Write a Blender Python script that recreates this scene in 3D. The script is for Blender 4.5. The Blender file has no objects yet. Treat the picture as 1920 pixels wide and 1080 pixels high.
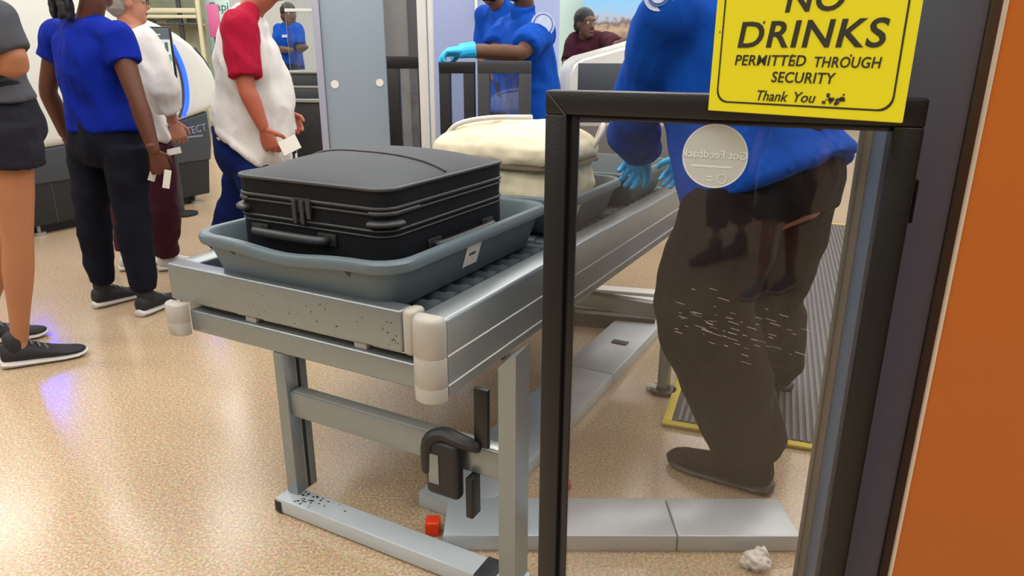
import bpy, bmesh, math, random
import numpy as np
from mathutils import Vector, Matrix, noise
random.seed(7)
S = bpy.context.scene
COL = S.collection
V = Vector
R = math.radians

# ------------------------------------------------------------------ camera
H = 1.25; F = 1340.0; TILT = R(18.2); ROLL = R(0.15)
cam = bpy.data.cameras.new('camera'); camo = bpy.data.objects.new('camera', cam); COL.objects.link(camo)
cam.sensor_width = 36.0; cam.lens = F / 1920 * 36.0; cam.clip_start = 0.02; cam.clip_end = 100
camo.location = (0, 0, H)
camo.rotation_euler = (Matrix.Rotation(R(90) - TILT, 4, 'X') @ Matrix.Rotation(ROLL, 4, 'Z')).to_euler()
S.camera = camo

# ------------------------------------------------------------------ world, lamps, exposure
w = bpy.data.worlds.new('hall_daylight'); S.world = w; w.use_nodes = True
bg = w.node_tree.nodes['Background']; bg.inputs['Color'].default_value = (0.93, 0.95, 1.0, 1); bg.inputs['Strength'].default_value = 0.75
S.view_settings.view_transform = 'Standard'; S.view_settings.look = 'None'
S.view_settings.exposure = 0.0; S.view_settings.gamma = 1.0; S.view_settings.use_curve_mapping = False
CEIL = 4.4
LAMP_W = 50.0
for ix in range(-3, 3):
    for iy in range(-1, 5):
        L = bpy.data.lights.new('ceiling_lamp', 'AREA'); L.shape = 'RECTANGLE'; L.size = 2.0; L.size_y = 0.9
        L.energy = LAMP_W; L.color = (1.0, 0.99, 0.97)
        o = bpy.data.objects.new('ceiling_lamp', L); COL.objects.link(o)
        o.location = (ix * 2.6 + 1.0, iy * 2.6 - 0.3, CEIL - 0.06)

# ------------------------------------------------------------------ pixel helpers: a ray of the camera meets a depth or a height
ct, st = math.cos(TILT), math.sin(TILT)
def ray(px, py):
    a, b = (px - 960) / F, (py - 540) / F
    c, s = math.cos(ROLL), math.sin(ROLL)
    cx, cy = a * c + b * s, -a * s + b * c
    return V((cx, ct - cy * st, -st - cy * ct))
def at(px, py, Y):
    r = ray(px, py); return V((0, 0, H)) + r * (Y / r.y)
def gr(px, py, z=0.0):
    r = ray(px, py); return V((0, 0, H)) + r * ((z - H) / r.z)
UP = V((0, 0, 1))

# ------------------------------------------------------------------ materials
def lin(h):
    h = h.lstrip('#'); o = []
    for i in (0, 2, 4):
        c = int(h[i:i + 2], 16) / 255
        o.append(c / 12.92 if c <= 0.04045 else ((c + 0.055) / 1.055) ** 2.4)
    return (*o, 1)
MC = {}
def mat(name, col, rough=0.5, metal=0.0, var=0.08, scale=12.0, bump=0.0, bscale=60.0, stretch=None, spec=0.5, coat=0.0, emit=None, estr=0.0, sheen=0.0):
    if name in MC: return MC[name]
    m = bpy.data.materials.new(name); m.use_nodes = True; nt = m.node_tree; N = nt.nodes; K = nt.links
    p = N['Principled BSDF']; c = lin(col)
    tc = N.new('ShaderNodeTexCoord'); mp = N.new('ShaderNodeMapping'); K.new(tc.outputs['Object'], mp.inputs['Vector'])
    if stretch: mp.inputs['Scale'].default_value = stretch
    nz = N.new('ShaderNodeTexNoise'); nz.inputs['Scale'].default_value = scale; nz.inputs['Detail'].default_value = 4
    K.new(mp.outputs['Vector'], nz.inputs['Vector'])
    mx = N.new('ShaderNodeMix'); mx.data_type = 'RGBA'
    mx.inputs['A'].default_value = tuple(v * (1 - var) for v in c[:3]) + (1,)
    mx.inputs['B'].default_value = tuple(min(1, v * (1 + var)) for v in c[:3]) + (1,)
    K.new(nz.outputs['Fac'], mx.inputs['Factor']); K.new(mx.outputs['Result'], p.inputs['Base Color'])
    p.inputs['Roughness'].default_value = rough; p.inputs['Metallic'].default_value = metal
    p.inputs['Specular IOR Level'].default_value = spec; p.inputs['Coat Weight'].default_value = coat
    p.inputs['Sheen Weight'].default_value = sheen
    if bump:
        n2 = N.new('ShaderNodeTexNoise'); n2.inputs['Scale'].default_value = bscale; n2.inputs['Detail'].default_value = 3
        K.new(mp.outputs['Vector'], n2.inputs['Vector'])
        b = N.new('ShaderNodeBump'); b.inputs['Strength'].default_value = bump; b.inputs['Distance'].default_value = 0.004 if bscale > 20 else .03
        K.new(n2.outputs['Fac'], b.inputs['Height']); K.new(b.outputs['Normal'], p.inputs['Normal'])
    if emit:
        p.inputs['Emission Color'].default_value = lin(emit); p.inputs['Emission Strength'].default_value = estr
    MC[name] = m; return m

def glass_mat(name, tint, ior=1.5, rough=0.0, haze=0.02):
    m = bpy.data.materials.new(name); m.use_nodes = True; nt = m.node_tree; N = nt.nodes; K = nt.links
    N.remove(N['Principled BSDF']); out = N['Material Output']
    t = N.new('ShaderNodeBsdfTransparent'); t.inputs['Color'].default_value = tint
    g = N.new('ShaderNodeBsdfGlossy'); g.inputs['Roughness'].default_value = rough; g.inputs['Color'].default_value = (1, 1, 1, 1)
    f = N.new('ShaderNodeFresnel'); f.inputs['IOR'].default_value = ior
    d = N.new('ShaderNodeBsdfDiffuse'); d.inputs['Color'].default_value = (.55, .53, .5, 1)
    a = N.new('ShaderNodeMixShader'); b = N.new('ShaderNodeMixShader')
    nz = N.new('ShaderNodeTexNoise'); nz.inputs['Scale'].default_value = 5
    mr = N.new('ShaderNodeMapRange'); mr.inputs['From Min'].default_value = .35; mr.inputs['From Max'].default_value = .75
    mr.inputs['To Max'].default_value = haze
    K.new(nz.outputs['Fac'], mr.inputs['Value']); K.new(mr.outputs['Result'], a.inputs['Fac'])
    K.new(t.outputs[0], a.inputs[1]); K.new(d.outputs[0], a.inputs[2])
    K.new(f.outputs[0], b.inputs['Fac']); K.new(a.outputs[0], b.inputs[1]); K.new(g.outputs[0], b.inputs[2])
    K.new(b.outputs[0], out.inputs['Surface']); return m

def floor_mat():
    m = bpy.data.materials.new('terrazzo'); m.use_nodes = True; nt = m.node_tree; N = nt.nodes; K = nt.links; p = N['Principled BSDF']
    tc = N.new('ShaderNodeTexCoord')
    n1 = N.new('ShaderNodeTexNoise'); n1.inputs['Scale'].default_value = 130; n1.inputs['Detail'].default_value = 3
    vo = N.new('ShaderNodeTexVoronoi'); vo.inputs['Scale'].default_value = 150
    n2 = N.new('ShaderNodeTexNoise'); n2.inputs['Scale'].default_value = 1.3
    for n in (n1, n2, vo): K.new(tc.outputs['Object'], n.inputs['Vector'])
    cr = N.new('ShaderNodeValToRGB'); e = cr.color_ramp.elements
    e[0].position = .33; e[0].color = lin('a98d6a'); e[1].position = .66; e[1].color = lin('d3c1a6')
    x = cr.color_ramp.elements.new(.5); x.color = lin('c0a786')
    K.new(n1.outputs['Fac'], cr.inputs['Fac'])
    mx = N.new('ShaderNodeMix'); mx.data_type = 'RGBA'; mx.blend_type = 'MULTIPLY'; mx.inputs['Factor'].default_value = .22
    K.new(cr.outputs['Color'], mx.inputs['A']); K.new(vo.outputs['Color'], mx.inputs['B'])
    m2 = N.new('ShaderNodeMix'); m2.data_type = 'RGBA'; m2.blend_type = 'MULTIPLY'; m2.inputs['Factor'].default_value = .18
    K.new(mx.outputs['Result'], m2.inputs['A']); K.new(n2.outputs['Fac'], m2.inputs['B'])
    K.new(m2.outputs['Result'], p.inputs['Base Color'])
    mr = N.new('ShaderNodeMapRange'); mr.inputs['To Min'].default_value = .15; mr.inputs['To Max'].default_value = .25
    K.new(n2.outputs['Fac'], mr.inputs['Value']); K.new(mr.outputs['Result'], p.inputs['Roughness'])
    p.inputs['Specular IOR Level'].default_value = .7
    return m

def picture_mat():      # a printed wall picture: sky above, a pale crowd below
    m = bpy.data.materials.new('wall_print'); m.use_nodes = True; nt = m.node_tree; N = nt.nodes; K = nt.links; p = N['Principled BSDF']
    tc = N.new('ShaderNodeTexCoord'); sp = N.new('ShaderNodeSeparateXYZ'); K.new(tc.outputs['Generated'], sp.inputs[0])
    nz = N.new('ShaderNodeTexNoise'); nz.inputs['Scale'].default_value = 9; K.new(tc.outputs['Generated'], nz.inputs['Vector'])
    ad = N.new('ShaderNodeMath'); ad.operation = 'MULTIPLY_ADD'; ad.inputs[1].default_value = .3; K.new(nz.outputs['Fac'], ad.inputs[0]); K.new(sp.outputs['Z'], ad.inputs[2])
    cr = N.new('ShaderNodeValToRGB'); el = cr.color_ramp.elements
    el[0].position = .2; el[0].color = lin('8a7868'); el[1].position = .95; el[1].color = lin('6fb6ea')
    for q, c in ((.34, 'b9a48e'), (.42, '6e6560'), (.5, 'a9b6cc'), (.62, '86bbe6')):
        z = el.new(q); z.color = lin(c)
    K.new(ad.outputs[0], cr.inputs['Fac']); K.new(cr.outputs['Color'], p.inputs['Base Color']); p.inputs['Roughness'].default_value = .5
    return m

ALU = mat('brushed_aluminium', '8e9597', .33, .7, .06, 30, .05, 300, (1, .05, 1))
ALU_L = mat('pale_aluminium', 'a7aaa4', .3, .6, .05, 20, .04, 260, (1, 1, .05))
ALU_W = mat('warm_anodised', 'a8a196', .4, .25, .05, 18, .04, 260, (1, 1, .05))
CAPW = mat('worn_white_plastic', 'a8a399', .5, 0, .1, 25, .15, 40)
FLOORPLATE = mat('floor_plate_metal', 'b4bcc0', .34, .25, .1, 5, .05, 80)
BLK = mat('black_powder_coat', '0d0d0e', .4, 0, .15, 30, .1, 300)
BLKG = mat('black_gloss', '121318', .25, 0, .1, 30)
DGREY = mat('dark_grey_frame', '3a3a3c', .4, .2, .1, 20)
TRAY = mat('slate_plastic', '57666c', .42, 0, .06, 14, .08, 350)
SUIT = mat('nylon_lit_top', '32373c', .6, 0, .2, 60, .35, 700, None, .4)  # lid copy of the nylon, lightened for light from above
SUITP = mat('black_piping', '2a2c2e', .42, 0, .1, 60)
SUITD = mat('nylon_shaded_side', '080b10', .65, 0, .25, 60, .3, 700, None, .22)  # same nylon with the shade of the case sides painted in
PLAS = mat('black_rubber', '1b1b1c', .5, 0, .2, 40)
CREAM = mat('cream_fabric', 'd6cdb0', .8, 0, .08, 9, .4, 25)
WHITE = mat('white_paint', 'dcdcd6', .4, 0, .03, 6)
WHITEG = mat('white_gloss_shell', 'd5d6cf', .3, 0, .03, 3, coat=.2)
SLATEM = mat('machine_slate', '3b4046', .45, .1, .08, 6)
SLATED = mat('machine_black', '17181a', .5, 0, .1, 6)
PAPER = mat('white_paper', 'd8d4cc', .7, 0, .04, 40)
STICK = mat('pale_sticker', 'b4b6b1', .55, 0, .03, 20)
STICKT = mat('pale_print', 'cfd3d4', .6, 0, .02, 20)
YEL = mat('yellow_plastic', 'd6cb06', .38, 0, .02, 4)
YELE = mat('yellow_edge', 'd9d25a', .4, 0, .02, 4)
INK = mat('black_ink', '1d1c06', .6, 0, .1, 40)
ORANGE = mat('orange_panel', 'a95a1d', .32, 0, .06, 3, .03, 30, spec=.35)
TRIM = mat('pale_trim', 'c8b7a4', .3, .4, .05, 20)
PILLAR = mat('dark_glossy_panel', '667d9c', .33, .0, .06, 3, .02, 60)
STEEL = mat('stainless_panel', '5d5953', .35, .2, .08, 5, .04, 60, (1, 1, .2))
PANEL = mat('blue_grey_panel', '8b9aa5', .4, .1, .03, 2)
PANELB = mat('blue_lit_panel', '9aa6cc', .35, .1, .04, 2)  # blue light on this panel is put into its base colour
WARMW = mat('warm_grey_wall', '98958f', .6, 0, .03, 3)
MINT = mat('mint_board', 'bcd6cf', .5, 0, .03, 3)
LIGHTW = mat('far_wall_paint', 'd9dcd9', .7, 0, .03, 1)
BEIGE = mat('beige_beam', 'c9c3a4', .6, 0, .06, 4)
PINK = mat('pink_poster', 'c4608f', .5, 0, .2, 4)
GLOVE = mat('blue_glove', '1fb0ea', .45, 0, .08, 30, .2, 60)
MATG = mat('grey_rubber_mat', '464647', .6, 0, .1, 40, .1, 60)
MATR = mat('grey_mat_rib', '5f5e63', .5, 0, .1, 40)
MATY = mat('yellow_mat_edge', 'c9b53c', .6, 0, .15, 20)
REDT = mat('red_orange_plastic', 'd83a06', .4)
REDP = mat('red_scrap', 'b04058', .6)
SCRATCH = mat('scratch_white', 'a9a49c', .7)
LEDB = mat('blue_light', '1a3cff', .4, emit='0a24ff', estr=11.0)
SCREEN = mat('screen_lit', 'b9c6c2', .3, emit='b9c6c2', estr=.35)
SCRDK = mat('screen_bar', '59666a', .3)
SCRGR = mat('screen_green', '5b9a78', .3, emit='5b9a78', estr=.25)
GLASS = glass_mat('gate_glass', (.84, .83, .82, 1), 1.42, .025, .02)
GLASSB = glass_mat('clear_glass', (.9, .93, .95, 1), 1.45, 0, .12)

# ------------------------------------------------------------------ mesh helpers
def boxm(bm, lo, hi, bev=0.0, seg=2, M=None):
    r = bmesh.ops.create_cube(bm, size=1.0); vs = r['verts']
    lo, hi = V(lo), V(hi); c = (lo + hi) / 2; d = hi - lo
    for v in vs: v.co = V((v.co.x * d.x + c.x, v.co.y * d.y + c.y, v.co.z * d.z + c.z))
    if bev:
        es = list({e for v in vs for e in v.link_edges})
        rr = bmesh.ops.bevel(bm, geom=es, offset=bev, segments=seg, affect='EDGES', profile=.5)
        vs = list({v for f in rr['faces'] for v in f.verts} | {v for v in vs if v.is_valid})
    if M is not None:
        for v in vs: v.co = M @ v.co
    return vs
def cyl(bm, a, b, r, n=16, r2=None):
    a, b = V(a), V(b); d = b - a
    q = d.to_track_quat('Z', 'Y').to_matrix().to_4x4(); q.translation = (a + b) / 2
    return bmesh.ops.create_cone(bm, cap_ends=True, segments=n, radius1=r, radius2=r if r2 is None else r2, depth=d.length, matrix=q)['verts']
def ell(bm, c, rad, M3=None, u=16, v=12):
    r = bmesh.ops.create_uvsphere(bm, u_segments=u, v_segments=v, radius=1.0)['verts']
    for q in r:
        p = V((q.co.x * rad[0], q.co.y * rad[1], q.co.z * rad[2]))
        if M3 is not None: p = M3 @ p
        q.co = p + V(c)
    return r
def smooth_pts(pts, n):
    if len(pts) < 3 or n < 2: return pts
    P = [np.array([*p[0], *p[1:]]) for p in pts]; P = [2 * P[0] - P[1]] + P + [2 * P[-1] - P[-2]]
    out = []
    for i in range(1, len(P) - 2):
        p0, p1, p2, p3 = P[i - 1:i + 3]
        for k in range(n):
            t = k / n
            q = .5 * (2 * p1 + (p2 - p0) * t + (2 * p0 - 5 * p1 + 4 * p2 - p3) * t * t + (3 * p1 - p0 - 3 * p2 + p3) * t ** 3)
            out.append(q)
    out.append(P[-2])
    return [(V(q[:3]), max(q[3], .002), max(q[4], .002)) for q in out]
def tube(bm, pts, side=None, n=14, sub=4, cap=True, closed=True):
    """a loft of ellipses along a path of (point, radius across, radius deep)"""
    pts = [(V(p[0]), p[1], p[2] if len(p) > 2 else p[1]) for p in pts]
    pts = smooth_pts(pts, sub)
    if cap:
        p0, p1 = pts[0], pts[1]; d = (p0[0] - p1[0]).normalized(); r = min(p0[1], p0[2])
        pre = [(p0[0] + d * r * .7, p0[1] * .55, p0[2] * .55), (p0[0] + d * r * .4, p0[1] * .86, p0[2] * .86)]
        q0, q1 = pts[-1], pts[-2]; d = (q0[0] - q1[0]).normalized(); r = min(q0[1], q0[2])
        pts = pre + pts + [(q0[0] + d * r * .4, q0[1] * .86, q0[2] * .86), (q0[0] + d * r * .7, q0[1] * .55, q0[2] * .55)]
    rings = []; s = V(side) if side is not None else None
    for i, (p, rx, ry) in enumerate(pts):
        t = (pts[min(i + 1, len(pts) - 1)][0] - pts[max(i - 1, 0)][0])
        t = t.normalized() if t.length > 1e-9 else UP
        if s is None:
            s = t.orthogonal()
        x = s - t * s.dot(t)
        x = x.normalized() if x.length > 1e-6 else t.orthogonal().normalized()
        if side is None: s = x
        y = t.cross(x)
        rings.append([bm.verts.new(p + x * (rx * math.cos(2 * math.pi * k / n)) + y * (ry * math.sin(2 * math.pi * k / n))) for k in range(n)])
    for a, b in zip(rings, rings[1:]):
        for k in range(n):
            bm.faces.new((a[k], a[(k + 1) % n], b[(k + 1) % n], b[k]))
    if closed:
        bm.faces.new(rings[0][::-1]); bm.faces.new(rings[-1])
    return rings
def prism(bm, poly, d, M=None):
    """extrude a polygon of 3-D points by vector d"""
    a = [bm.verts.new(V(p)) for p in poly]; b = [bm.verts.new(V(p) + V(d)) for p in poly]
    bm.faces.new(a); bm.faces.new(b[::-1]); n = len(poly)
    for k in range(n): bm.faces.new((a[k], b[k], b[(k + 1) % n], a[(k + 1) % n]))
    if M is not None:
        for v in a + b: v.co = M @ v.co
    return a + b
def link(name, me, m, parent=None, smooth=True, loc=None):
    o = bpy.data.objects.new(name, me); COL.objects.link(o)
    if m is not None: me.materials.append(m)
    if parent is not None: o.parent = parent
    if loc is not None: o.location = loc
    if smooth:
        me.polygons.foreach_set('use_smooth', [True] * len(me.polygons))
    return o
def obj(name, bm, m, parent=None, smooth=False, origin=None, angle=35):
    bmesh.ops.recalc_face_normals(bm, faces=bm.faces)
    if origin is not None:
        for v in bm.verts: v.co -= V(origin)
    me = bpy.data.meshes.new(name); bm.to_mesh(me); bm.free()
    o = link(name, me, m, parent, smooth)
    if smooth: me.set_sharp_from_angle(angle=R(angle))
    return o
def bx(name, lo, hi, m, parent=None, bev=.003, seg=2):
    bm = bmesh.new(); boxm(bm, lo, hi, bev, seg); return obj(name, bm, m, parent, True)
def thing(name, label, cat, loc=(0, 0, 0), rz=0.0, group=None):
    o = bpy.data.objects.new(name, None); COL.objects.link(o); o.empty_display_size = .1
    o.location = loc; o.rotation_euler = (0, 0, rz); o['label'] = label; o['category'] = cat
    if group: o['group'] = group
    return o
def tag(o, label, cat, group=None):
    o['label'] = label; o['category'] = cat
    if group: o['group'] = group
    return o
def struct(o): o['kind'] = 'structure'; return o
def text(name, s, size, m, parent, M, mirror=False, bold=0.0, shear=0.0, ext=.0006, align='CENTER', space=1.0):
    c = bpy.data.curves.new(name, 'FONT'); c.body = s; c.size = size; c.align_x = align; c.align_y = 'CENTER'
    c.extrude = ext; c.offset = bold; c.shear = shear; c.space_character = space; c.resolution_u = 4
    t = bpy.data.objects.new(name, c); COL.objects.link(t)
    dg = bpy.context.evaluated_depsgraph_get(); me = bpy.data.meshes.new_from_object(t.evaluated_get(dg))
    bpy.data.objects.remove(t); bpy.data.curves.remove(c)
    if mirror: me.transform(Matrix.Scale(-1, 4, V((1, 0, 0)))); me.flip_normals()
    me.transform(M); me.name = name; me.materials.clear()
    return link(name, me, m, parent, False)
def remesh(bm, voxel, it=4, fac=.5):
    bmesh.ops.recalc_face_normals(bm, faces=bm.faces)
    me = bpy.data.meshes.new('tmp'); bm.to_mesh(me); bm.free()
    o = bpy.data.objects.new('tmp', me); COL.objects.link(o)
    a = o.modifiers.new('r', 'REMESH'); a.mode = 'VOXEL'; a.voxel_size = voxel
    if it: b = o.modifiers.new('s', 'SMOOTH'); b.factor = fac; b.iterations = it
    dg = bpy.context.evaluated_depsgraph_get()
    out = bpy.data.meshes.new_from_object(o.evaluated_get(dg))
    bpy.data.objects.remove(o); bpy.data.meshes.remove(me); return out
def folds(me, amp, fx=9.0, fz=4.0, seed=0.0, lo=None):
    n = len(me.vertices); co = np.empty(n * 3); me.vertices.foreach_get('co', co); co = co.reshape(-1, 3)
    no = np.empty(n * 3); me.vertices.foreach_get('normal', no); no = no.reshape(-1, 3)
    d = np.empty(n)
    for i, (x, y, z) in enumerate(co):
        q = noise.noise(V((x * fx + seed + z * 2.5, y * fx - z * 2.5, z * fz)))
        q2 = noise.noise(V((x * fx * 1.9 - seed, y * fx * 1.9, z * fz * 3.1 + x * 6)))
        d[i] = (1 - abs(q) * 2.6) * .6 + q2 * .5 - .1
    co += no * (d * amp)[:, None]
    me.vertices.foreach_set('co', co.ravel()); me.update()
def shift(me, off):
    me.transform(Matrix.Translation(-V(off)))
def join_meshes(a, b):
    bm = bmesh.new(); bm.from_mesh(a); bm.from_mesh(b); me = bpy.data.meshes.new('body'); bm.to_mesh(me); bm.free(); return me

# ------------------------------------------------------------------ people
def lerp(a, b, t): return a + (b - a) * t
def hand_mesh(bm, wr, d, nrm, thumb, curl=25, s=1.0, fat=1.0):
    d = d.normalized(); nrm = (nrm - d * nrm.dot(d)).normalized(); ac = d.cross(nrm).normalized() * thumb
    tube(bm, [(wr - d * .03 * s, .027 * s * fat, .021 * s * fat), (wr + d * .01 * s, .028 * s * fat, .018 * s * fat), (wr + d * .05 * s, .04 * s * fat, .0165 * s * fat), (wr + d * .092 * s, .042 * s * fat, .0135 * s * fat)], ac, 14, 3)
    for k, (off, ln) in enumerate(((.033, .070), (.0115, .079), (-.0105, .073), (-.0315, .058))):
        p = wr + d * (.092 - abs(off - .005) * .15) * s + ac * off * s; c = 0
        pts = [(p - d * .03 * s, .0092 * s * fat)]
        pts.append((p, .0095 * s * fat)); dd = d + ac * off * 2.2
        for j, fr in enumerate((.43, .32, .25)):
            c += R(curl * (1.0 + .12 * k) * (1 if j else .8))
            st_ = (dd.normalized() * math.cos(c) + nrm * math.sin(c)) * (ln * fr * s)
            p = p + st_; pts.append((p, (.0086, .0078, .0068)[j] * s * fat))
        tube(bm, pts, None, 10, 2)
    p = wr + d * .022 * s + ac * .026 * s; dd = (d * .62 + ac * .62 + nrm * .38).normalized()
    tube(bm, [(p - dd * .012 * s, .013 * s * fat), (p + dd * .03 * s, .0118 * s * fat), (p + dd * .057 * s + d * .004 * s + nrm * curl * .0002, .0098 * s * fat), (p + dd * .062 * s + d * .024 * s + nrm * .012 * s, .0078 * s * fat)], None, 10, 2)

def shoe(parent, ankle, heel, d, up_m, sole_m, ln=.29, s=1.0, lace_m=None, org=V((0, 0, 0))):
    """upper with a sole, laces and tongue; heel = ground point under the heel"""
    d = V((d.x, d.y, 0)).normalized(); sd = V((d.y, -d.x, 0)); ln *= s
    def ring(t, wd, z0, z1, n=14):
        out = []
        for k in range(n):
            a = 2 * math.pi * k / n; c, sn = math.cos(a), math.sin(a)
            zz = z0 + (z1 - z0) * (.5 + .5 * sn); flat = 1.0 if sn < 0 else (1 - .35 * sn * sn)
            out.append(heel + d * (t * ln) + sd * (wd * c * flat * s) + UP * (zz * s))
        return out
    def loft(bm, rings):
        vs = [[bm.verts.new(p) for p in r] for r in rings]
        n = len(vs[0])
        for a, b in zip(vs, vs[1:]):
            for k in range(n): bm.faces.new((a[k], a[(k + 1) % n], b[(k + 1) % n], b[k]))
        bm.faces.new(vs[0][::-1]); bm.faces.new(vs[-1])
    bm = bmesh.new()
    loft(bm, [ring(-.02, .018, .03, .075), ring(.0, .03, .02, .1), ring(.08, .037, .018, .108), ring(.2, .039, .018, .103), ring(.33, .04, .018, .1), ring(.45, .042, .018, .085), ring(.6, .046, .018, .068), ring(.75, .047, .018, .056), ring(.88, .042, .018, .05), ring(.96, .03, .02, .044), ring(1.0, .012, .026, .036)])
    tube(bm, [(heel + d * ln * .17 + UP * .07 * s, .038 * s), (heel + d * ln * .17 + UP * .118 * s, .041 * s)], sd, 12, 1)
    u = obj('shoe', bm, up_m, parent, True, org, 60)
    bm = bmesh.new()
    loft(bm, [ring(-.045, .016, .006, .036), ring(-.02, .032, .0, .04), ring(.1, .041, .0, .036), ring(.3, .042, .0, .03), ring(.5, .046, .0, .028), ring(.72, .051, .0, .027), ring(.9, .045, .002, .026), ring(.98, .031, .008, .028), ring(1.025, .012, .016, .03)])
    obj('sole', bm, sole_m, u, True, org, 50)
    if lace_m:
        bm = bmesh.new()
        for k in range(4):
            t = .34 + .085 * k; z = (.106 - .0135 * k) * s; wd = .027 * s
            c = heel + d * ln * t
            tube(bm, [(c - sd * wd + UP * (z - .016), .0035), (c + UP * z, .0035), (c + sd * wd + d * .012 + UP * (z - .016), .0035)], None, 6, 3)
        obj('laces', bm, lace_m, u, True, org, 80)
    return u

SKINS = {}
def skin(h):
    if h not in SKINS: SKINS[h] = mat('skin_' + h, h, .52, 0, .07, 9, .08, 120, None, .35)
    return SKINS[h]
def cloth(name, h, rough=.9, bump=.5): return mat(name, h, rough, 0, .1, 9, bump, 14, (1, 1, .45), .15)
EYEW = mat('eye_white', '9c968c', .4, 0, .02); EYED = mat('eye_iris', '1c130d', .2, 0, .05)
LIP = mat('lip', '7a4038', .5, 0, .05)

def person(label, J, face, skinc, shirt, pants, shoes=None, hair=None, hands=None, s=1.0, wd=1.0, belly=0.0, head_up=None, group=None, gloves=None, vox=.0085, collar=False, beard=None, mask=None, glasses=False):
    """J: joints in the world. shirt: (material, sleeve reach 0..2, hem drop below hip). pants: (material, reach 0..2, looseness)"""
    hip = (J['hipL'] + J['hipR']) / 2; sh = (J['shL'] + J['shR']) / 2
    base = V((hip.x, hip.y, 0)); root = thing('person', label, 'person', base, 0, group)
    side = ((J['shR'] - J['shL']).normalized() * .6 + (J['hipR'] - J['hipL']).normalized() * .4).normalized()
    ax = (sh - hip).normalized(); fr = ax.cross(side).normalized()
    hw = (J['hipR'] - J['hipL']).length / 2; sw = (J['shR'] - J['shL']).length / 2
    neck = J['neck']; hc = J['head']; fd = V(face).normalized()
    hu = V(head_up).normalized() if head_up else UP
    fd = (fd - hu * fd.dot(hu)).normalized(); hs = fd.cross(hu)
    M3 = Matrix((hs, fd, hu)).transposed()
    def HP(x, y, z): return hc + M3 @ V((x, y, z)) * s
    # ---- body: one surface
    def torso(bm, g, lo, top=True, bl=0.0, flare=0.0, flat=False):
        L = (sh - hip).length
        pts = []; px_ = max(.16 * wd * s, hw + .062 * s)
        if lo < .04: pts.append((hip + ax * lo, px_ + flare * s + g, (.115 * wd + flare * .7) * s + g + bl * .75))
        z6 = max(.06 * s, lo)
        pts += [(hip + ax * z6 + fr * bl * .35, px_ * .99 + g + flare * .6, .115 * wd * s + g + bl * .85), (hip + ax * L * .42 + fr * bl * .5, .142 * wd * s + g, .105 * wd * s + g + bl), (hip + ax * L * .72 + fr * bl * .25, .155 * wd * s + g, .112 * wd * s + g + bl * .4), (hip + ax * L * .92, .15 * wd * s + g, .095 * wd * s + g)]
        if top: pts.append((lerp(sh, neck, .45), .1 * s + g, .07 * s + g))
        tube(bm, pts, side, 20, 4, cap=not flat)
    def leg(bm, k, reach, g=0.0, loose=0.0, flat_hem=False):
        h, kn, an = J['hip' + k], J['kn' + k], J['an' + k]
        rr = [(h - (h - kn).normalized() * .01, (.086 if g > 0 else .066) * wd), (lerp(h, kn, .45), .078 * wd), (kn, .058), (lerp(kn, an, .32), .059), (lerp(kn, an, .7), .044), (an, .036)]
        fr_ = [0, .45, 1, 1.32, 1.7, 2]
        pts = []
        for (p, r_), f in zip(rr, fr_):
            if f <= reach + 1e-6: pts.append((p, r_ * s + g + loose * min(1, f)))
        if reach not in fr_:
            i = max(j for j in range(6) if fr_[j] < reach); t = (reach - fr_[i]) / (fr_[i + 1] - fr_[i])
            pts.append((lerp(rr[i][0], rr[i + 1][0], t), lerp(rr[i][1], rr[i + 1][1], t) * s + g + loose))
        tube(bm, pts, side, 16, 3, cap=not flat_hem)
    def arm(bm, k, reach, g=0.0, loose=0.0, flat=False):
        a, e, wr = J['sh' + k], J['el' + k], J['wr' + k]
        rr = [(a, .058 * wd), (lerp(a, e, .45), .05 * wd), (e, .04), (lerp(e, wr, .3), .042), (wr, .0275)]
        fr_ = [0, .45, 1, 1.3, 2]; pts = []
        for (p, r_), f in zip(rr, fr_):
            if f <= reach + 1e-6: pts.append((p, r_ * s + g + loose * min(1, f + .3)))
        if reach not in fr_:
            i = max(j for j in range(5) if fr_[j] < reach); t = (reach - fr_[i]) / (fr_[i + 1] - fr_[i])
            pts.append((lerp(rr[i][0], rr[i + 1][0], t), lerp(rr[i][1], rr[i + 1][1], t) * s + g + loose))
        if len(pts) < 2: return
        tube(bm, pts, None, 14, 3, cap=not flat)
        if flat: ell(bm, pts[0][0], (pts[0][1],) * 3)
    bm = bmesh.new()
    torso(bm, -.024, -.03, True, belly * .8)
    tube(bm, [(J['shL'], .05 * s), (lerp(sh, neck, .25), .062 * s), (J['shR'], .05 * s)], None, 12, 4)
    tube(bm, [(lerp(sh, neck, .3), .068 * s), (neck, .056 * s), (HP(0, -.012, -.09), .054 * s), (HP(0, 0, -.03), .05 * s)], None, 14, 3)
    for k in 'LR':
        arm(bm, k, 2.0); leg(bm, k, 2.0, -.016 if pants[1] > 1.2 else -.006)
        if shoes is not None: ell(bm, J['an' + k] - UP * .03, (.034 * s, .034 * s, .05 * s))
    ell(bm, HP(0, -.012, .03), (.076 * s, .096 * s, .098 * s), M3, 20, 16)
    ell(bm, HP(0, .022, -.035), (.062 * s, .07 * s, .085 * s), M3)
    ell(bm, HP(0, .055, -.085), (.036 * s, .036 * s, .03 * s), M3)
    tube(bm, [(HP(0, .086, .02), .011 * s), (HP(0, .1, -.015), .013 * s), (HP(0, .103, -.026), .015 * s)], None, 10, 2)
    tube(bm, [(HP(-.045, .07, .035), .014 * s), (HP(0, .087, .04), .013 * s), (HP(.045, .07, .035), .014 * s)], None, 8, 3)
    for q in (-1, 1):
        ell(bm, HP(.075 * q, -.005, -.005), (.012 * s, .021 * s, .032 * s), M3, 12, 8)
    bv = remesh(bm, vox, 5)
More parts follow.
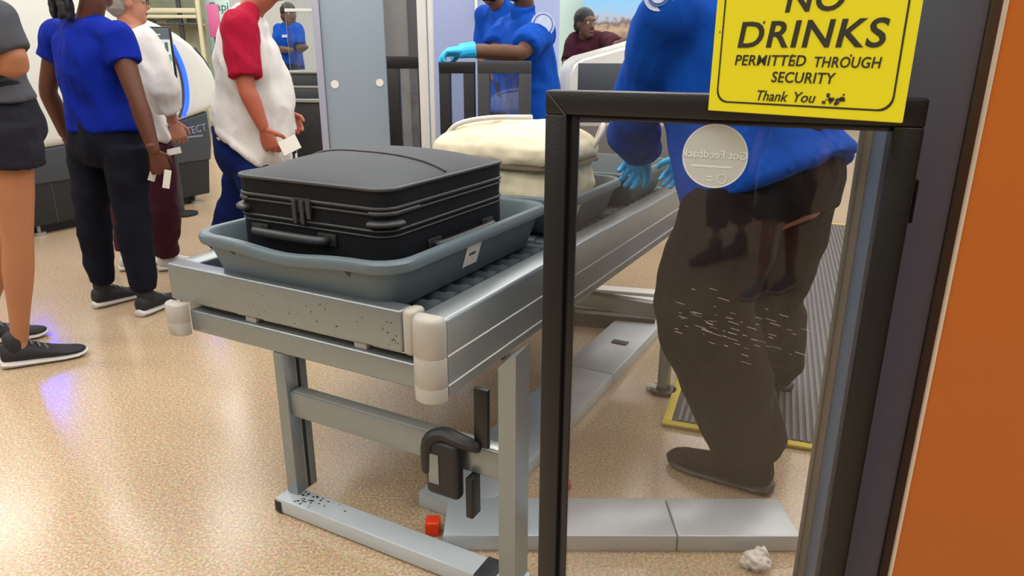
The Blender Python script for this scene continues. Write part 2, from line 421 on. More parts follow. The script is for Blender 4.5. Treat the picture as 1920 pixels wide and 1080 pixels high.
    if hands:
        hb = bmesh.new()
        for k, (d, nrm, th, cu) in hands.items(): hand_mesh(hb, J['wr' + k], V(d), V(nrm), th, cu, s)
        if len(hb.verts):
            bv = join_meshes(bv, remesh(hb, .0034, 3))
    shift(bv, base); link('body', bv, skin(skinc), root)
    for q in (-1, 1):
        bm = bmesh.new(); ell(bm, HP(.031 * q, .076, .01), (.014 * s,) * 3); e = obj('eye', bm, EYEW, root, True, base, 180)
        bm = bmesh.new(); ell(bm, HP(.031 * q, .0865, .01), (.0065 * s, .0045 * s, .0065 * s), M3); obj('iris', bm, EYED, e, True, base, 180)
    bm = bmesh.new(); tube(bm, [(HP(-.023, .083, -.06), .003), (HP(0, .092, -.058), .0075 * s), (HP(.023, .083, -.06), .003)], None, 8, 3); obj('lips', bm, LIP, root, True, base, 180)
    # ---- clothes
    sm, reach, hem = shirt[:3]; so = shirt[3] if len(shirt) > 3 else {}
    bm = bmesh.new(); g = so.get('g', .016)
    torso(bm, g, -hem, True, belly, so.get('flare', .01), True)
    tube(bm, [(J['shL'], .06 * s), (lerp(sh, neck, .3), .075 * s), (J['shR'], .06 * s)], None, 12, 4)
    tube(bm, [(lerp(sh, neck, .2), .085 * s), (lerp(sh, neck, .8), .066 * s)], None, 14, 2, cap=False)
    if not so.get('raglan'):
        for k in 'LR': arm(bm, k, reach, .012, so.get('loose', .012), True)
    if collar:
        n0 = lerp(sh, neck, .75); pv = lerp(neck, HP(0, 0, -.1), .35)
        tube(bm, [(n0, .074 * s), (pv, .07 * s)], None, 14, 1, cap=False)
    me = remesh(bm, .009, 7); folds(me, so.get('amp', .008) * 2.4, 6.5, 3.2, hip.x * 3); shift(me, base)
    so_ = link('shirt', me, sm, root)
    if so.get('raglan'):
        bm = bmesh.new()
        for k in 'LR':
            arm(bm, k, reach, .016, so.get('loose', .014), True)
            tube(bm, [(lerp(sh, neck, .72) + (J['sh' + k] - sh) * .35, .045 * s), (lerp(sh, neck, .35) + (J['sh' + k] - sh) * .7, .062 * s), (J['sh' + k], .073 * s)], None, 12, 3)
        me = remesh(bm, .008, 3); folds(me, .013, 8, 5); shift(me, base); link('sleeves', me, so['raglan'], root)['label'] = so['rlabel']
    pm, preach, loose = pants[:3]
    bm = bmesh.new()
    L = (sh - hip).length
    rise = pants[3] if len(pants) > 3 else .24; pw = max(.165 * wd * s + .008, hw + .07 * s)
    tube(bm, [(hip - ax * .1 * s, pw * .8, .1 * wd * s + belly * .4), (hip - ax * .03, pw, .118 * wd * s + .012 + belly * .5), (hip + ax * .04, pw * .985, .12 * wd * s + .01 + belly * .6), (hip + ax * L * rise, .15 * wd * s + .012, .108 * wd * s + .012 + belly * .8)], side, 20, 4, cap=False)
    for k in 'LR': leg(bm, k, preach, .012, loose, True)
    me = remesh(bm, .009, 7); folds(me, .012, 7, 5, hip.y * 2); shift(me, base)
    link('shorts' if preach < 1.2 else 'trousers', me, pm, root)
    if shoes:
        um, som, lm = shoes[:3]
        for k in 'LR':
            d = J['toe' + k]; hl = J.get('heel' + k)
            if hl is None: hl = V((J['an' + k].x, J['an' + k].y, 0)) - V((d.x, d.y, 0)).normalized() * .05 * s
            shoe(root, J['an' + k], hl, d, um, som, .285, s, lm, base)
    if gloves:
        for k in gloves:
            d, nrm, th, cu = hands[k]; hb = bmesh.new(); hand_mesh(hb, J['wr' + k], V(d), V(nrm), th, cu, s, 1.14)
            dn = V(d).normalized(); tube(hb, [(J['wr' + k] - dn * .055 * s, .036 * s), (J['wr' + k], .032 * s), (J['wr' + k] + dn * .03, .036 * s, .024 * s)], None, 12, 2, cap=False)
            me = remesh(hb, .0034, 2); shift(me, base); link('glove', me, GLOVE, root)
    if hair:
        hm, kind = hair
        bm = bmesh.new(); ell(bm, HP(0, -.022, .045), (.084 * s, .1 * s, .095 * s), M3, 20, 14)
        ell(bm, HP(0, -.05, -.005), (.075 * s, .068 * s, .075 * s), M3)
        if kind == 'braids':
            for k in range(11):
                a = k / 10; b0 = HP(-.075 + .04 * a, -.08 - .02 * math.sin(k * 2.1), -.005 - .01 * (k % 3)); x = -.075 - .035 * math.sin(k * 1.7); y = -.1 - .02 * (k % 3)
                pts = [(b0, .012)]
                for j in range(1, 9): pts.append((HP(x + .006 * math.sin(j + k), y, -.02 - .0165 * j - .006 * (k % 4)), .0105 + .002 * (j % 2)))
                tube(bm, pts, None, 8, 2)
        if kind == 'long':
            tube(bm, [(HP(0, -.07, .03), .07 * s, .04), (HP(0, -.085, -.08), .07 * s, .03), (HP(0, -.09, -.18), .055 * s, .02)], hs, 12, 3)
        me = remesh(bm, .006, 2); folds(me, .004, 22, 22); shift(me, base); link('hair', me, hm, root)
    if beard:
        bm = bmesh.new(); ell(bm, HP(0, .03, -.075), (.062 * s, .066 * s, .055 * s), M3)
        me = remesh(bm, .007, 2); folds(me, .004, 30, 30); shift(me, base); link('beard', me, beard, root)
    if mask:
        bm = bmesh.new(); ell(bm, HP(0, .045, -.05), (.066 * s, .064 * s, .056 * s), M3)
        obj('face_mask', bm, mask, root, True, base, 180)
    if glasses:
        bm = bmesh.new()
        for q in (-1, 1):
            c = HP(.034 * q, .099, .008)
            pts = [(c + M3 @ V((math.cos(t) * .024, 0, math.sin(t) * .02)) * s, .0022) for t in [i * 2 * math.pi / 12 for i in range(13)]]
            tube(bm, pts, None, 6, 1)
            tube(bm, [(HP(.058 * q, .095, .012), .002), (HP(.078 * q, .05, .012), .002), (HP(.084 * q, -.02, .008), .002)], None, 6, 2)
        tube(bm, [(HP(-.012, .102, .012), .002), (HP(.012, .102, .012), .002)], None, 6, 1)
        obj('glasses', bm, BLK, root, True, base, 80)
    return root

# ================================================================== the setting
bm = bmesh.new(); boxm(bm, (-14, -9, -.1), (9, 14, 0)); struct(obj('floor', bm, floor_mat()))
bm = bmesh.new(); boxm(bm, (-14, -9, CEIL), (9, 14, CEIL + .1)); struct(obj('ceiling', bm, mat('ceiling_paint', 'efefed', .8, 0, .02, 1)))
bm = bmesh.new(); boxm(bm, (-14, 13.8, 0), (9, 14, CEIL)); struct(obj('wall_back', bm, LIGHTW))
bm = bmesh.new(); boxm(bm, (-14, -9, 0), (9, -8.8, CEIL)); struct(obj('wall_front', bm, mat('front_wall_paint', 'a09d98', .7, 0, .05, 1)))
bm = bmesh.new(); boxm(bm, (-14, -8.8, 0), (-13.8, 13.8, CEIL)); struct(obj('wall_left', bm, LIGHTW))

# ------------------------------------------------------------------ the roller conveyor: local x across the belt, y along it
AZ = R(28.4); U_ = V((math.sin(AZ), math.cos(AZ), 0)); V_ = V((math.cos(AZ), -math.sin(AZ), 0))
O = gr(751, 583, .68); O.z = 0
def W(b, a, z=0.0): return O + V_ * b + U_ * a + UP * z
def onface(px, py, b=None, a=None):
    r = ray(px, py); n, c = (V_, b) if b is not None else (U_, a)
    t = (O.dot(n) + c) / r.dot(n); p = V((0, 0, H)) + r * t
    q = p - O; return V((q.dot(V_), q.dot(U_), p.z))
CV = thing('roller_conveyor', 'silver aluminium roller conveyor table running back from the glass gate', 'conveyor', O, -AZ)
bx('front_beam', (-.826, 0, .572), (0, .05, .68), ALU, CV, .007, 3)
bx('beam_cap', (.0005, -.002, .568), (.036, .053, .684), CAPW, CV, .012, 3)
bm = bmesh.new()
for i in range(34):
    x = random.choice((random.uniform(-.5, -.02), random.triangular(-.1, -.004, -.01))); z = random.triangular(.578, .66, .585); q = random.uniform(.0012, .004); boxm(bm, (x, -.0006, z), (x + q * random.uniform(.5, 1.6), .0, z + q))
obj('scuff_marks', bm, DGREY, CV)['kind'] = 'stuff'
bx('side_beam', (.045, .001, .482), (.125, 2.1, .68), ALU, CV, .01, 3)
bx('side_beam', (-.83, .055, .482), (-.755, 2.1, .68), ALU, CV, .01, 3)
for z in (.589, .515):
    bx('groove_strip', (.1245, .004, z - .0016), (.1265, 2.1, z + .0016), WHITE, CV, 0)
for x0, x1 in ((.045, .125), (-.83, -.755)):
    bm = bmesh.new(); n = 10; r = (x1 - x0) / 2 + .002; cx = (x0 + x1) / 2
    zs = [(.474, .8), (.479, .97), (.512, 1), (.515, .965), (.518, 1), (.586, 1), (.589, .965), (.592, 1), (.66, 1), (.676, .97), (.684, .86), (.687, .6)]
    if x0 < 0: zs = [q for q in zs if q[0] < .56] + [(.566, 1), (.5705, .9)]
    rings = []
    for z, k in zs:
        ring = [bm.verts.new((cx + r * k * math.cos(t), -.0005 - (r * .95 * k) * abs(math.sin(t)) ** .8 if 0 < t < math.pi else -.0005, z)) for t in [math.pi * i / n for i in range(n + 1)]]
        rings.append(ring)
    for a, b in zip(rings, rings[1:]):
        for i in range(n): bm.faces.new((a[i], a[i + 1], b[i + 1], b[i]))
        bm.faces.new((a[n], a[0], b[0], b[n]))
    bm.faces.new(rings[0][::-1]); bm.faces.new(rings[-1])
    obj('end_cap', bm, CAPW, CV, True, None, 50)['label'] = 'white plastic end cap'
bx('lower_rail', (-.754, 0, .487), (.044, .045, .552), ALU, CV, .006, 3)
for x in (-.52, -.14): bx('spacer_block', (x - .02, .012, .552), (x + .02, .04, .572), CAPW, CV, .003)
bx('roller_shade_pan', (-.755, .06, .575), (.045, 2.1, .59), SLATED, CV, 0)  # added dark pan, gives the shade between the rollers
rm = None
for k in range(52):
    y = .1 + .072 * k
    if y > 2.08: break
    if rm is None:
        bm = bmesh.new(); cyl(bm, (-.745, 0, 0), (.04, 0, 0), .024, 14)
        for x in [-.7 + .085 * i for i in range(9)]: cyl(bm, (x - .014, 0, 0), (x + .014, 0, 0), .029, 14)
        rl = obj('roller', bm, mat('grey_roller', '536066', .45, .1, .1, 20), CV, True); rm = rl.data
    else:
        rl = bpy.data.objects.new('roller', rm); COL.objects.link(rl); rl.parent = CV
    rl.location = (0, y, .622)
def leg_post(name, x0, x1, y0, y1, z0, z1, slot=True):
    l = bx(name, (x0, y0, z0), (x1, y1, z1), ALU, CV, .003)
    if slot:
        ym = (y0 + y1) / 2 + .008
        bx('slot', (x1 - .004, ym - .006, z0 + .005), (x1 + .0004, ym + .006, z1 - .005), SLATED, l, 0)
        bx('slot_edge', (x1, ym - .010, z0 + .005), (x1 + .001, ym - .007, z1 - .005), ALU_L, l, 0)
    return l
leg_post('leg', -.437, -.398, 0, .08, .05, .487)
# the outboard leg, its top mitred below the side beam
xa, xb, ya, yb = .277, .32, -.03, .035
za = onface(930, 690, a=ya).z; zb = onface(960, 667, a=ya).z; zc_ = onface(988, 647, b=xb).z
bm = bmesh.new()
b4 = [bm.verts.new(p) for p in ((xa, ya, .05), (xb, ya, .05), (xb, yb, .05), (xa, yb, .05))]
t4 = [bm.verts.new(p) for p in ((xa, ya, za), (xb, ya, zb), (xb, yb, zc_), (xa, yb, za + zc_ - zb))]
bm.faces.new(b4[::-1]); bm.faces.new(t4)
for i in range(4): bm.faces.new((b4[i], b4[(i + 1) % 4], t4[(i + 1) % 4], t4[i]))
obj('leg', bm, ALU, CV)
bx('crossbar', (-.398, .008, .3), (.277, .05, .374), ALU, CV, .004)
bx('crossbar_top', (-.39, .012, .374), (.27, .046, .377), ALU_L, CV, .001)
fb = bx('foot_bar', (-.448, -.038, .006), (.33, .034, .05), FLOORPLATE, CV, .004)
bx('bar_cap', (-.452, -.04, .004), (-.425, .036, .042), PLAS, fb, .004)
bx('bar_cap', (.21, -.041, .004), (.262, .037, .053), DGREY, fb, .004)
bm = bmesh.new()
for i in range(46):
    x = random.triangular(-.42, -.2, -.37); y = random.uniform(-.03, .024); q = random.uniform(.002, .008); boxm(bm, (x, y, .0502), (x + q, y + q * random.uniform(.4, 1), .0506))
obj('worn_patch', bm, DGREY, fb)['kind'] = 'stuff'
br = bx('cable_bracket', (.075, -.035, .235), (.17, .0, .385), PLAS, CV, .014, 3)
bx('bracket_plate', (.088, -.038, .27), (.118, -.034, .35), ALU, br, .002)
bm = bmesh.new(); tube(bm, [(V((.08, -.03, .3)), .014), (V((.085, -.03, .375)), .016), (V((.12, -.02, .4)), .018), (V((.17, -.02, .395)), .018), (V((.21, -.01, .385)), .014)], None, 10, 4); obj('cable_loop', bm, PLAS, br, True)
bx('strap', (.2, -.01, .385), (.238, .004, .535), BLK, CV, .004)
bx('foot_bracket', (.18, -.02, .19), (.2, .02, .3), PLAS, CV, .004)
for a_ in (1.21,):
    l = leg_post('leg', .275, .31, a_, a_ + .06, .03, .56, False)
    bm = bmesh.new(); cyl(bm, (.292, a_ + .03, 0), (.292, a_ + .03, .016), .05, 20); cyl(bm, (.292, a_ + .03, .016), (.292, a_ + .03, .035), .03, 16, .02); obj('foot', bm, DGREY, l, True)
    bx('foot_tape', (.228, a_ + .012, .001), (.275, a_ + .05, .02), WHITE, l, .006)
    leg_post('leg', -.437, -.4, a_, a_ + .06, .0, .487, False)
    bx('crossbar', (-.4, a_ + .01, .3), (.275, a_ + .05, .36), ALU, CV, .004)

# ------------------------------------------------------------------ bins
def rr_ring(x0, x1, y0, y1, r, z, n=5, dip=0.0, dm=.5, dw=.2):
    out = []
    cs = [((x1 - r, y1 - r), 0), ((x0 + r, y1 - r), 90), ((x0 + r, y0 + r), 180), ((x1 - r, y0 + r), 270)]
    for (cx, cy), a0 in cs:
        for i in range(n + 1):
            t = R(a0 + 90 * i / n); out.append(V((cx + r * math.cos(t), cy + r * math.sin(t), z)))
    m = len(out); res = []
    for i in range(m):
        p, q = out[i], out[(i + 1) % m]; res.append(p)
        k = 12 if i % (n + 1) == n else 1
        for j in range(1, k): res.append(p.lerp(q, j / k))
    if dip:
        xm = x0 + (x1 - x0) * dm
        for p in res:
            if p.y < y0 + .02: p.z -= dip * math.exp(-((p.x - xm) / ((x1 - x0) * dw)) ** 2)
    return res
def loft(bm, rings, close=True, cap0=True, cap1=True):
    vs = [[bm.verts.new(p) for p in r] for r in rings]; n = len(vs[0])
    for a, b in zip(vs, vs[1:]):
        for k in range(n): bm.faces.new((a[k], a[(k + 1) % n], b[(k + 1) % n], b[k]))
    if cap0: bm.faces.new(vs[0][::-1])
    if cap1: bm.faces.new(vs[-1])
def bin_(label, b0, b1, a0, a1, zb, zr, lab=None, cat='bin', group='security bins', dip=.016):
    t = thing('security_bin', label, cat, W((b0 + b1) / 2, (a0 + a1) / 2, zb), -AZ, group)
    cx, cy = (b0 + b1) / 2, (a0 + a1) / 2; x0, x1, y0, y1 = b0 - cx, b1 - cx, a0 - cy, a1 - cy; h = zr - zb; i = .05
    bm = bmesh.new()
    loft(bm, [rr_ring(x0 + i + .012, x1 - i - .012, y0 + i + .012, y1 - i - .012, .05, 0), rr_ring(x0 + i, x1 - i, y0 + i, y1 - i, .06, .012), rr_ring(x0 + .02, x1 - .02, y0 + .02, y1 - .02, .075, h - .03, dip=dip), rr_ring(x0 + .018, x1 - .018, y0 + .018, y1 - .018, .075, h - .026, dip=dip),
              rr_ring(x0 + .002, x1 - .002, y0 + .002, y1 - .002, .085, h - .028, dip=dip), rr_ring(x0, x1, y0, y1, .085, h - .02, dip=dip), rr_ring(x0, x1, y0, y1, .085, h - .006, dip=dip), rr_ring(x0 + .005, x1 - .005, y0 + .005, y1 - .005, .085, h, dip=dip),
              rr_ring(x0 + .022, x1 - .022, y0 + .022, y1 - .022, .075, h, dip=dip), rr_ring(x0 + .027, x1 - .027, y0 + .027, y1 - .027, .072, h - .006, dip=dip), rr_ring(x0 + i + .006, x1 - i - .006, y0 + i + .006, y1 - i - .006, .055, .016), rr_ring(x0 + i + .02, x1 - i - .02, y0 + i + .02, y1 - i - .02, .05, .010)])
    obj('tub', bm, TRAY, t, True, None, 40)
    for f in (.22, .78):
        x = x0 + (x1 - x0) * f
        bm = bmesh.new(); prism(bm, [(x - .012, y0 + .024, h - .034), (x + .012, y0 + .024, h - .034), (x, y0 + .034, h - .055)], (0, -.006, 0)); obj('rim_notch', bm, SLATED, t)
    if lab:
        ya_, yb_ = lab; k = (i - .02) / (h - .04)
        def sp(y, z): return V((x1 - .02 - (h - .03 - z) * k + .0012, y, z))
        z0, z1 = .04, h - .035
        bm = bmesh.new(); prism(bm, [sp(ya_, z0), sp(yb_, z0), sp(yb_, z1), sp(ya_, z1)], (.0008, 0, 0)); l = obj('label_card', bm, PAPER, t)
        bm = bmesh.new()
        for q in range(3):
            y_ = lerp(ya_, yb_, .3 + .15 * q); prism(bm, [sp(y_, .07), sp(y_ + .008, .07), sp(y_ + .008, .079), sp(y_, .079)], (.0013, 0, 0))
        obj('card_print', bm, INK, l)
    return t
ZB = .652
bin_('grey plastic bin holding the black suitcase at the conveyor end', -.70, .0, -.02, .83, ZB, .79, (-.075, .0))
bin_('grey plastic bin holding the cream bag behind the black suitcase', -.72, .035, .87, 1.43, ZB, .79, (-.2, -.13))
bin_('empty grey plastic bin under the blue gloved hands of the officer', -.7, .05, 1.47, 2.03, ZB, .79, None)

# ------------------------------------------------------------------ the suitcase
sb0, sb1, sa0, sa1 = -.60, -.085, .075, .66; zs0, zs1 = ZB + .014, .945
SC = thing('suitcase', 'black soft-sided suitcase lying flat in a grey bin', 'suitcase', W((sb0 + sb1) / 2, (sa0 + sa1) / 2, zs0), -AZ)
X, Y_ = (sb1 - sb0) / 2, (sa1 - sa0) / 2; h = zs1 - zs0
def sr(g, z, r=.05): return rr_ring(-X + g, X - g, -Y_ + g, Y_ - g, r, z)
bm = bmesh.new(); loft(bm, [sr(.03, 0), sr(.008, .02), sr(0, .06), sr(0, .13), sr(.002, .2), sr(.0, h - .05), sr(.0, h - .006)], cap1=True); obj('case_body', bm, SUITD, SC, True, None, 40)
def dome(x, y):
    u_, v_ = abs(x / X), abs(y / Y_); return h - .006 + .05 * max(0, (1 - u_ ** 2.6)) ** .8 * max(0, (1 - v_ ** 2.6)) ** .8
bm = bmesh.new(); rings = []
for k in (1, .985, .96, .92, .86, .77, .66, .52, .36, .2, .08):
    ring = sr(0, 0)
    for p in ring: p.x *= k; p.y *= k; p.z = dome(p.x, p.y)
    rings.append(ring)
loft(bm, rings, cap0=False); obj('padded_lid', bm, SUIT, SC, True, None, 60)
def loop(name, g, z, r, m):
    ring = sr(g, z); ring.append(ring[0]); bm = bmesh.new(); tube(bm, [(p, r) for p in ring], None, 8, 1, cap=False); return obj(name, bm, m, SC, True, None, 60)
loop('piping', -.001, h - .006, .0055, SUITP); loop('zip_track', .0, h - .052, .005, SUITP); loop('zip_track', .0, h - .066, .0035, SUITP); loop('piping', .0, .172, .004, SUITP); loop('piping', .0, .158, .003, SUITP)
bm = bmesh.new(); pts = []
for i in range(25):
    t = i / 24; x = lerp(-X * .62, X * .52, t); y = lerp(Y_ * .98, -Y_ * .9, t) if False else 0
    pts.append((x, y))
obj_pts = []
for i in range(25):
    t = i / 24; y = lerp(-Y_ * .93, Y_ * .93, t) * 1.0; x = X * .12 + .02 * math.sin(t * math.pi)
    obj_pts.append(V((lerp(-X * .93, X * .95, t), -.02 - .03 * math.sin(t * math.pi), 0)))
bm.free(); bm = bmesh.new()
for p in obj_pts: p.z = dome(p.x, p.y) + .001
tube(bm, [(p, .0042) for p in obj_pts], None, 8, 1); obj('lid_seam', bm, SUITP, SC, True, None, 60)
for q in (-.012, .014, .036):
    l = .055 if q < .03 else .04
    bm = bmesh.new(); boxm(bm, (q - .007 - .02, -Y_ - .012, h - .058 - l), (q + .007 - .02, -Y_ - .005, h - .05), .003, 2); obj('zip_pull', bm, SUITP, SC, True)
bx('lock_plate', (-.04, -Y_ - .006, h - .085), (.022, -Y_ + .002, h - .045), PLAS, SC, .004)
def grip(p, q, out, r=.011):
    bm = bmesh.new(); p, q, out = V(p), V(q), V(out)
    tube(bm, [(p, r * .9), (p + out * .8, r), (lerp(p, q, .2) + out, r * 1.05), (lerp(p, q, .8) + out, r * 1.05), (q + out * .8, r), (q, r * .9)], None, 12, 4)
    g = obj('carry_handle', bm, SUITP, SC, True, None, 60)
    for e in (p, q):
        d = (q - p).normalized() * .028
        bm = bmesh.new(); boxm(bm, (-.03, -.004, -.016), (.03, .004, .016), .003, 2)
        M = Matrix.Translation(e + out * .12) @ (out.cross(UP).normalized().to_track_quat('X', 'Z').to_matrix().to_4x4())
        for v in bm.verts: v.co = M @ v.co
        obj('handle_mount', bm, PLAS, g, True)
grip((-X + .09, -Y_, .135), (X - .19, -Y_, .135), (0, -.028, 0))
grip((X, -Y_ + .19, .105), (X, Y_ - .12, .105), (.026, 0, 0))
for sx in (-1, 1):
    for sy in (-1,):
        bm = bmesh.new(); c = [p for p in rr_ring(-X, X, -Y_, Y_, .05, 0, 8)]
        arc = [V((sx * (X - .05 + .0505 * math.cos(t)), sy * (Y_ - .05 + .0505 * math.sin(t)), 0)) for t in [R(a) for a in range(0, 91, 15)]]
        arc = [V((sx * X, sy * (Y_ - .13), 0))] + arc
        tube(bm, [(p + UP * (.215), .0065) for p in arc] , None, 8, 2); tube(bm, [(p + UP * (.19), .009, .02) for p in arc[1:]], UP, 10, 2); obj('corner_guard', bm, SUITP, SC, True, None, 60)
for sx in (-1, 1):
    bm = bmesh.new(); cyl(bm, (sx * (X - .06) - .012, Y_ + .022, h - .09), (sx * (X - .06) + .012, Y_ + .022, h - .09), .024, 18); boxm(bm, (sx * (X - .06) - .02, Y_ - .01, h - .115), (sx * (X - .06) + .02, Y_ + .015, h - .065), .004); obj('wheel', bm, PLAS, SC, True)

# ------------------------------------------------------------------ the cream bag in the second bin
CB = thing('travel_bag', 'cream quilted travel bag with a brown strap in the bin behind the suitcase', 'bag', W(-.32, 1.15, ZB + .014), -AZ)
bm = bmesh.new()
rings = []
for z, g, r in ((0, .03, .06), (.03, .0, .08), (.12, -.01, .09), (.2, .0, .09), (.225, .004, .09)): rings.append(rr_ring(-.24 + g, .26 - g, -.21 + g, .21 - g, r, z))
loft(bm, rings); me = remesh(bm, .009, 3); folds(me, .009, 14, 9, 2.0); link('bag_body', me, CREAM, CB)
bm = bmesh.new(); rings = []
for z, g, r in ((.215, .0, .09), (.24, -.012, .1), (.27, -.006, .1), (.305, .03, .1), (.33, .08, .1), (.345, .14, .06)): rings.append(rr_ring(-.25 + g, .27 - g, -.215 + g, .215 - g, min(r, .2 - g), z))
loft(bm, rings); me = remesh(bm, .009, 3); folds(me, .008, 12, 9, 5.0); link('bag_lid', me, CREAM, CB)
BRN = mat('brown_strap', '4a3c28', .7)
ring = rr_ring(-.254, .274, -.218, .218, .1, .21); ring.append(ring[0]); bm = bmesh.new(); tube(bm, [(p, .007, .016) for p in ring], None, 8, 1, cap=False); obj('brown_band', bm, BRN, CB, True, None, 60)
bm = bmesh.new(); tube(bm, [(V((-.24, -.12, .275)), .008), (V((-.16, -.14, .335)), .009), (V((-.05, -.1, .36)), .009), (V((.08, -.02, .362)), .009)], None, 8, 4); obj('lid_piping', bm, PAPER, CB, True, None, 60)
bm = bmesh.new(); tube(bm, [(V((.26, .1, .22)), .008), (V((.3, .12, .3)), .009), (V((.29, .16, .33)), .009), (V((.25, .19, .26)), .008)], None, 8, 4); obj('bag_loop', bm, PAPER, CB, True, None, 60)

# ------------------------------------------------------------------ the glass gate in front
GL = V((.051, 1.15, 0)); GR = V((.535, .945, 0)); gd = (GR - GL); GW = gd.length; gth = math.atan2(gd.y, gd.x)
def plane_at(px, py, p0, th, off=0.0):
    """where the ray meets a vertical plane through p0 turned by th; returns local (x, z) and the world point"""
    d = V((math.cos(th), math.sin(th), 0)); n = V((-d.y, d.x, 0)); r = ray(px, py)
    t = ((p0 + n * off) - V((0, 0, H))).dot(n) / r.dot(n); p = V((0, 0, H)) + r * t
    return (p - p0).dot(d), p.z, p
def gate(name, label, loc, th, wdt, h, fw, dep, fm, z0=.1, sticker=None, glass=GLASS, rubber=True, group=None):
    t = thing(name, label, 'gate', loc, th, group)
    for x in (0, wdt - fw):
        s_ = bx('frame_stile', (x, 0, z0), (x + fw, dep, h - fw), fm, t, .003)
    bx('frame_rail', (0, 0, h - fw), (wdt, dep, h), fm, t, .003); bx('frame_rail', (fw, 0, z0), (wdt - fw, dep, z0 + fw), fm, t, .003)
    bx('glass_pane', (fw - .004, dep * .5 - .003, z0 + fw - .004), (wdt - fw + .004, dep * .5 + .003, h - fw + .004), glass, t, 0)
    return t
GZ = plane_at(1020, 169, GL, gth)[1]
GT = gate('security_gate', 'black framed glass swing gate carrying the yellow sign', (GL.x, GL.y, 0), gth, GW, GZ, .036, .034, BLK, .03)
for x0, x1 in ((.036, .052),):
    bx('glazing_bead', (x0, .012, .066), (x1, .02, GZ - .036), BLKG, GT, .002)
bx('glazing_bead', (.052, .012, GZ - .044), (GW - .036, .02, GZ - .036), BLKG, GT, .002)
bm = bmesh.new(); tube(bm, [(V((.002, -.0008, GZ - .002)), .0009), (V((.034, -.0008, GZ - .037)), .0009)], None, 6, 1); obj('mitre_joint', bm, DGREY, GT)
for z in (.3, 1.05): bx('hinge', (GW, .01, z - .02), (GW + .006, .03, z + .04), BLKG, GT, .003)
x, z, p = plane_at(1340, 293, GL, gth, .0125); rad = plane_at(1403, 293, GL, gth, .0125)[0] - x
bm = bmesh.new(); cyl(bm, (x, .0124, z), (x, .0139, z), rad, 48); stk = obj('round_sticker', bm, STICK, GT)
stk['label'] = 'round grey sticker on the glass'
bm = bmesh.new(); tube(bm, [(V((x + rad * .975 * math.cos(t), .0123, z + rad * .975 * math.sin(t))), rad * .02, .0004) for t in [i * 2 * math.pi / 48 for i in range(49)]], V((0, 1, 0)).cross(V((1, 0, 0))), 6, 1, cap=False); obj('sticker_rim', bm, STICKT, stk)
RX = Matrix.Rotation(R(90), 4, 'X')
for s_, dz, sz in (('Got Feedback', .05, .0155), ('Scan to tell us how', -.32, .0085)):
    if dz < 0: continue
    text('sticker_print', s_, .0165, STICKT, stk, Matrix.Translation((x, .0121, z + rad * dz)) @ RX, mirror=True, bold=.0002)
bm = bmesh.new()
boxm(bm, (x - rad * .7, .0119, z - rad * .35), (x + rad * .55, .0123, z - rad * .29)); boxm(bm, (x - rad * .2, .0119, z - rad * .66), (x, .0123, z - rad * .62)); boxm(bm, (x - rad * .2, .0119, z - rad * .78), (x, .0123, z - rad * .74))
tube(bm, [(V((x + rad * .28 + rad * .14 * math.cos(t), .0121, z - rad * .7 + rad * .14 * math.sin(t))), .0008) for t in [i * math.pi / 6 for i in range(13)]], None, 6, 1)
obj('sticker_lines', bm, STICKT, stk)
bm = bmesh.new()
for k in range(64):
    px = random.triangular(1225, 1545, 1340); py = 590 + (px - 1230) * .16 + random.gauss(0, 24)
    if not (1085 < px < 1600): continue
    x_, z_, _ = plane_at(px, py, GL, gth, .0132); ln = random.uniform(.003, .018); hh = random.uniform(.0002, .0008)
    prism(bm, [(x_, .0132, z_), (x_ + ln, .0132, z_ - ln * .18), (x_ + ln, .0132, z_ - ln * .18 + hh), (x_, .0132, z_ + hh)], (0, .0004, 0))
o = obj('scratch_marks', bm, SCRATCH, GT); o['kind'] = 'stuff'

# ------------------------------------------------------------------ the yellow sign
x0, z0, PL = plane_at(1327, 207, GL, gth, -.012)
Yr = PL.y - .02
for k in range(400):
    q = at(1690, 232, Yr)
    if q.z <= PL.z - .0006: Yr -= .001
    else: break
PR = at(1690, 232, Yr); sd = PR - PL; sth = math.atan2(sd.y, sd.x); SWD = math.hypot(sd.x, sd.y)
SG = thing('warning_sign', 'yellow no drinks warning sign fixed on the glass gate top', 'sign', (PL.x, PL.y, PL.z), sth)
SH = .36
bm = bmesh.new(); boxm(bm, (0, 0, 0), (SWD, .004, SH), .0008, 1); obj('sign_plate', bm, YEL, SG)
P0 = V((PL.x, PL.y, 0))
def spx(px, py): a, b, _ = plane_at(px, py, P0, sth); return a, b - PL.z
r_ = .014; ring = rr_ring(.012, SWD - .012, .012, SH - .012, .016, 0, 5)
bm = bmesh.new(); out = [V((p.x, -.0006, p.y)) for p in ring]; c = V((SWD / 2, -.0006, SH / 2)); inn = [V((p.x + (.0022 if p.x < SWD / 2 else -.0022), -.0006, p.z + (.0022 if p.z < SH / 2 else -.0022))) for p in out]
a_ = [bm.verts.new(p) for p in out]; b_ = [bm.verts.new(p) for p in inn]; n = len(a_)
for k in range(n): bm.faces.new((a_[k], a_[(k + 1) % n], b_[(k + 1) % n], b_[k]))
obj('sign_border', bm, INK, SG)
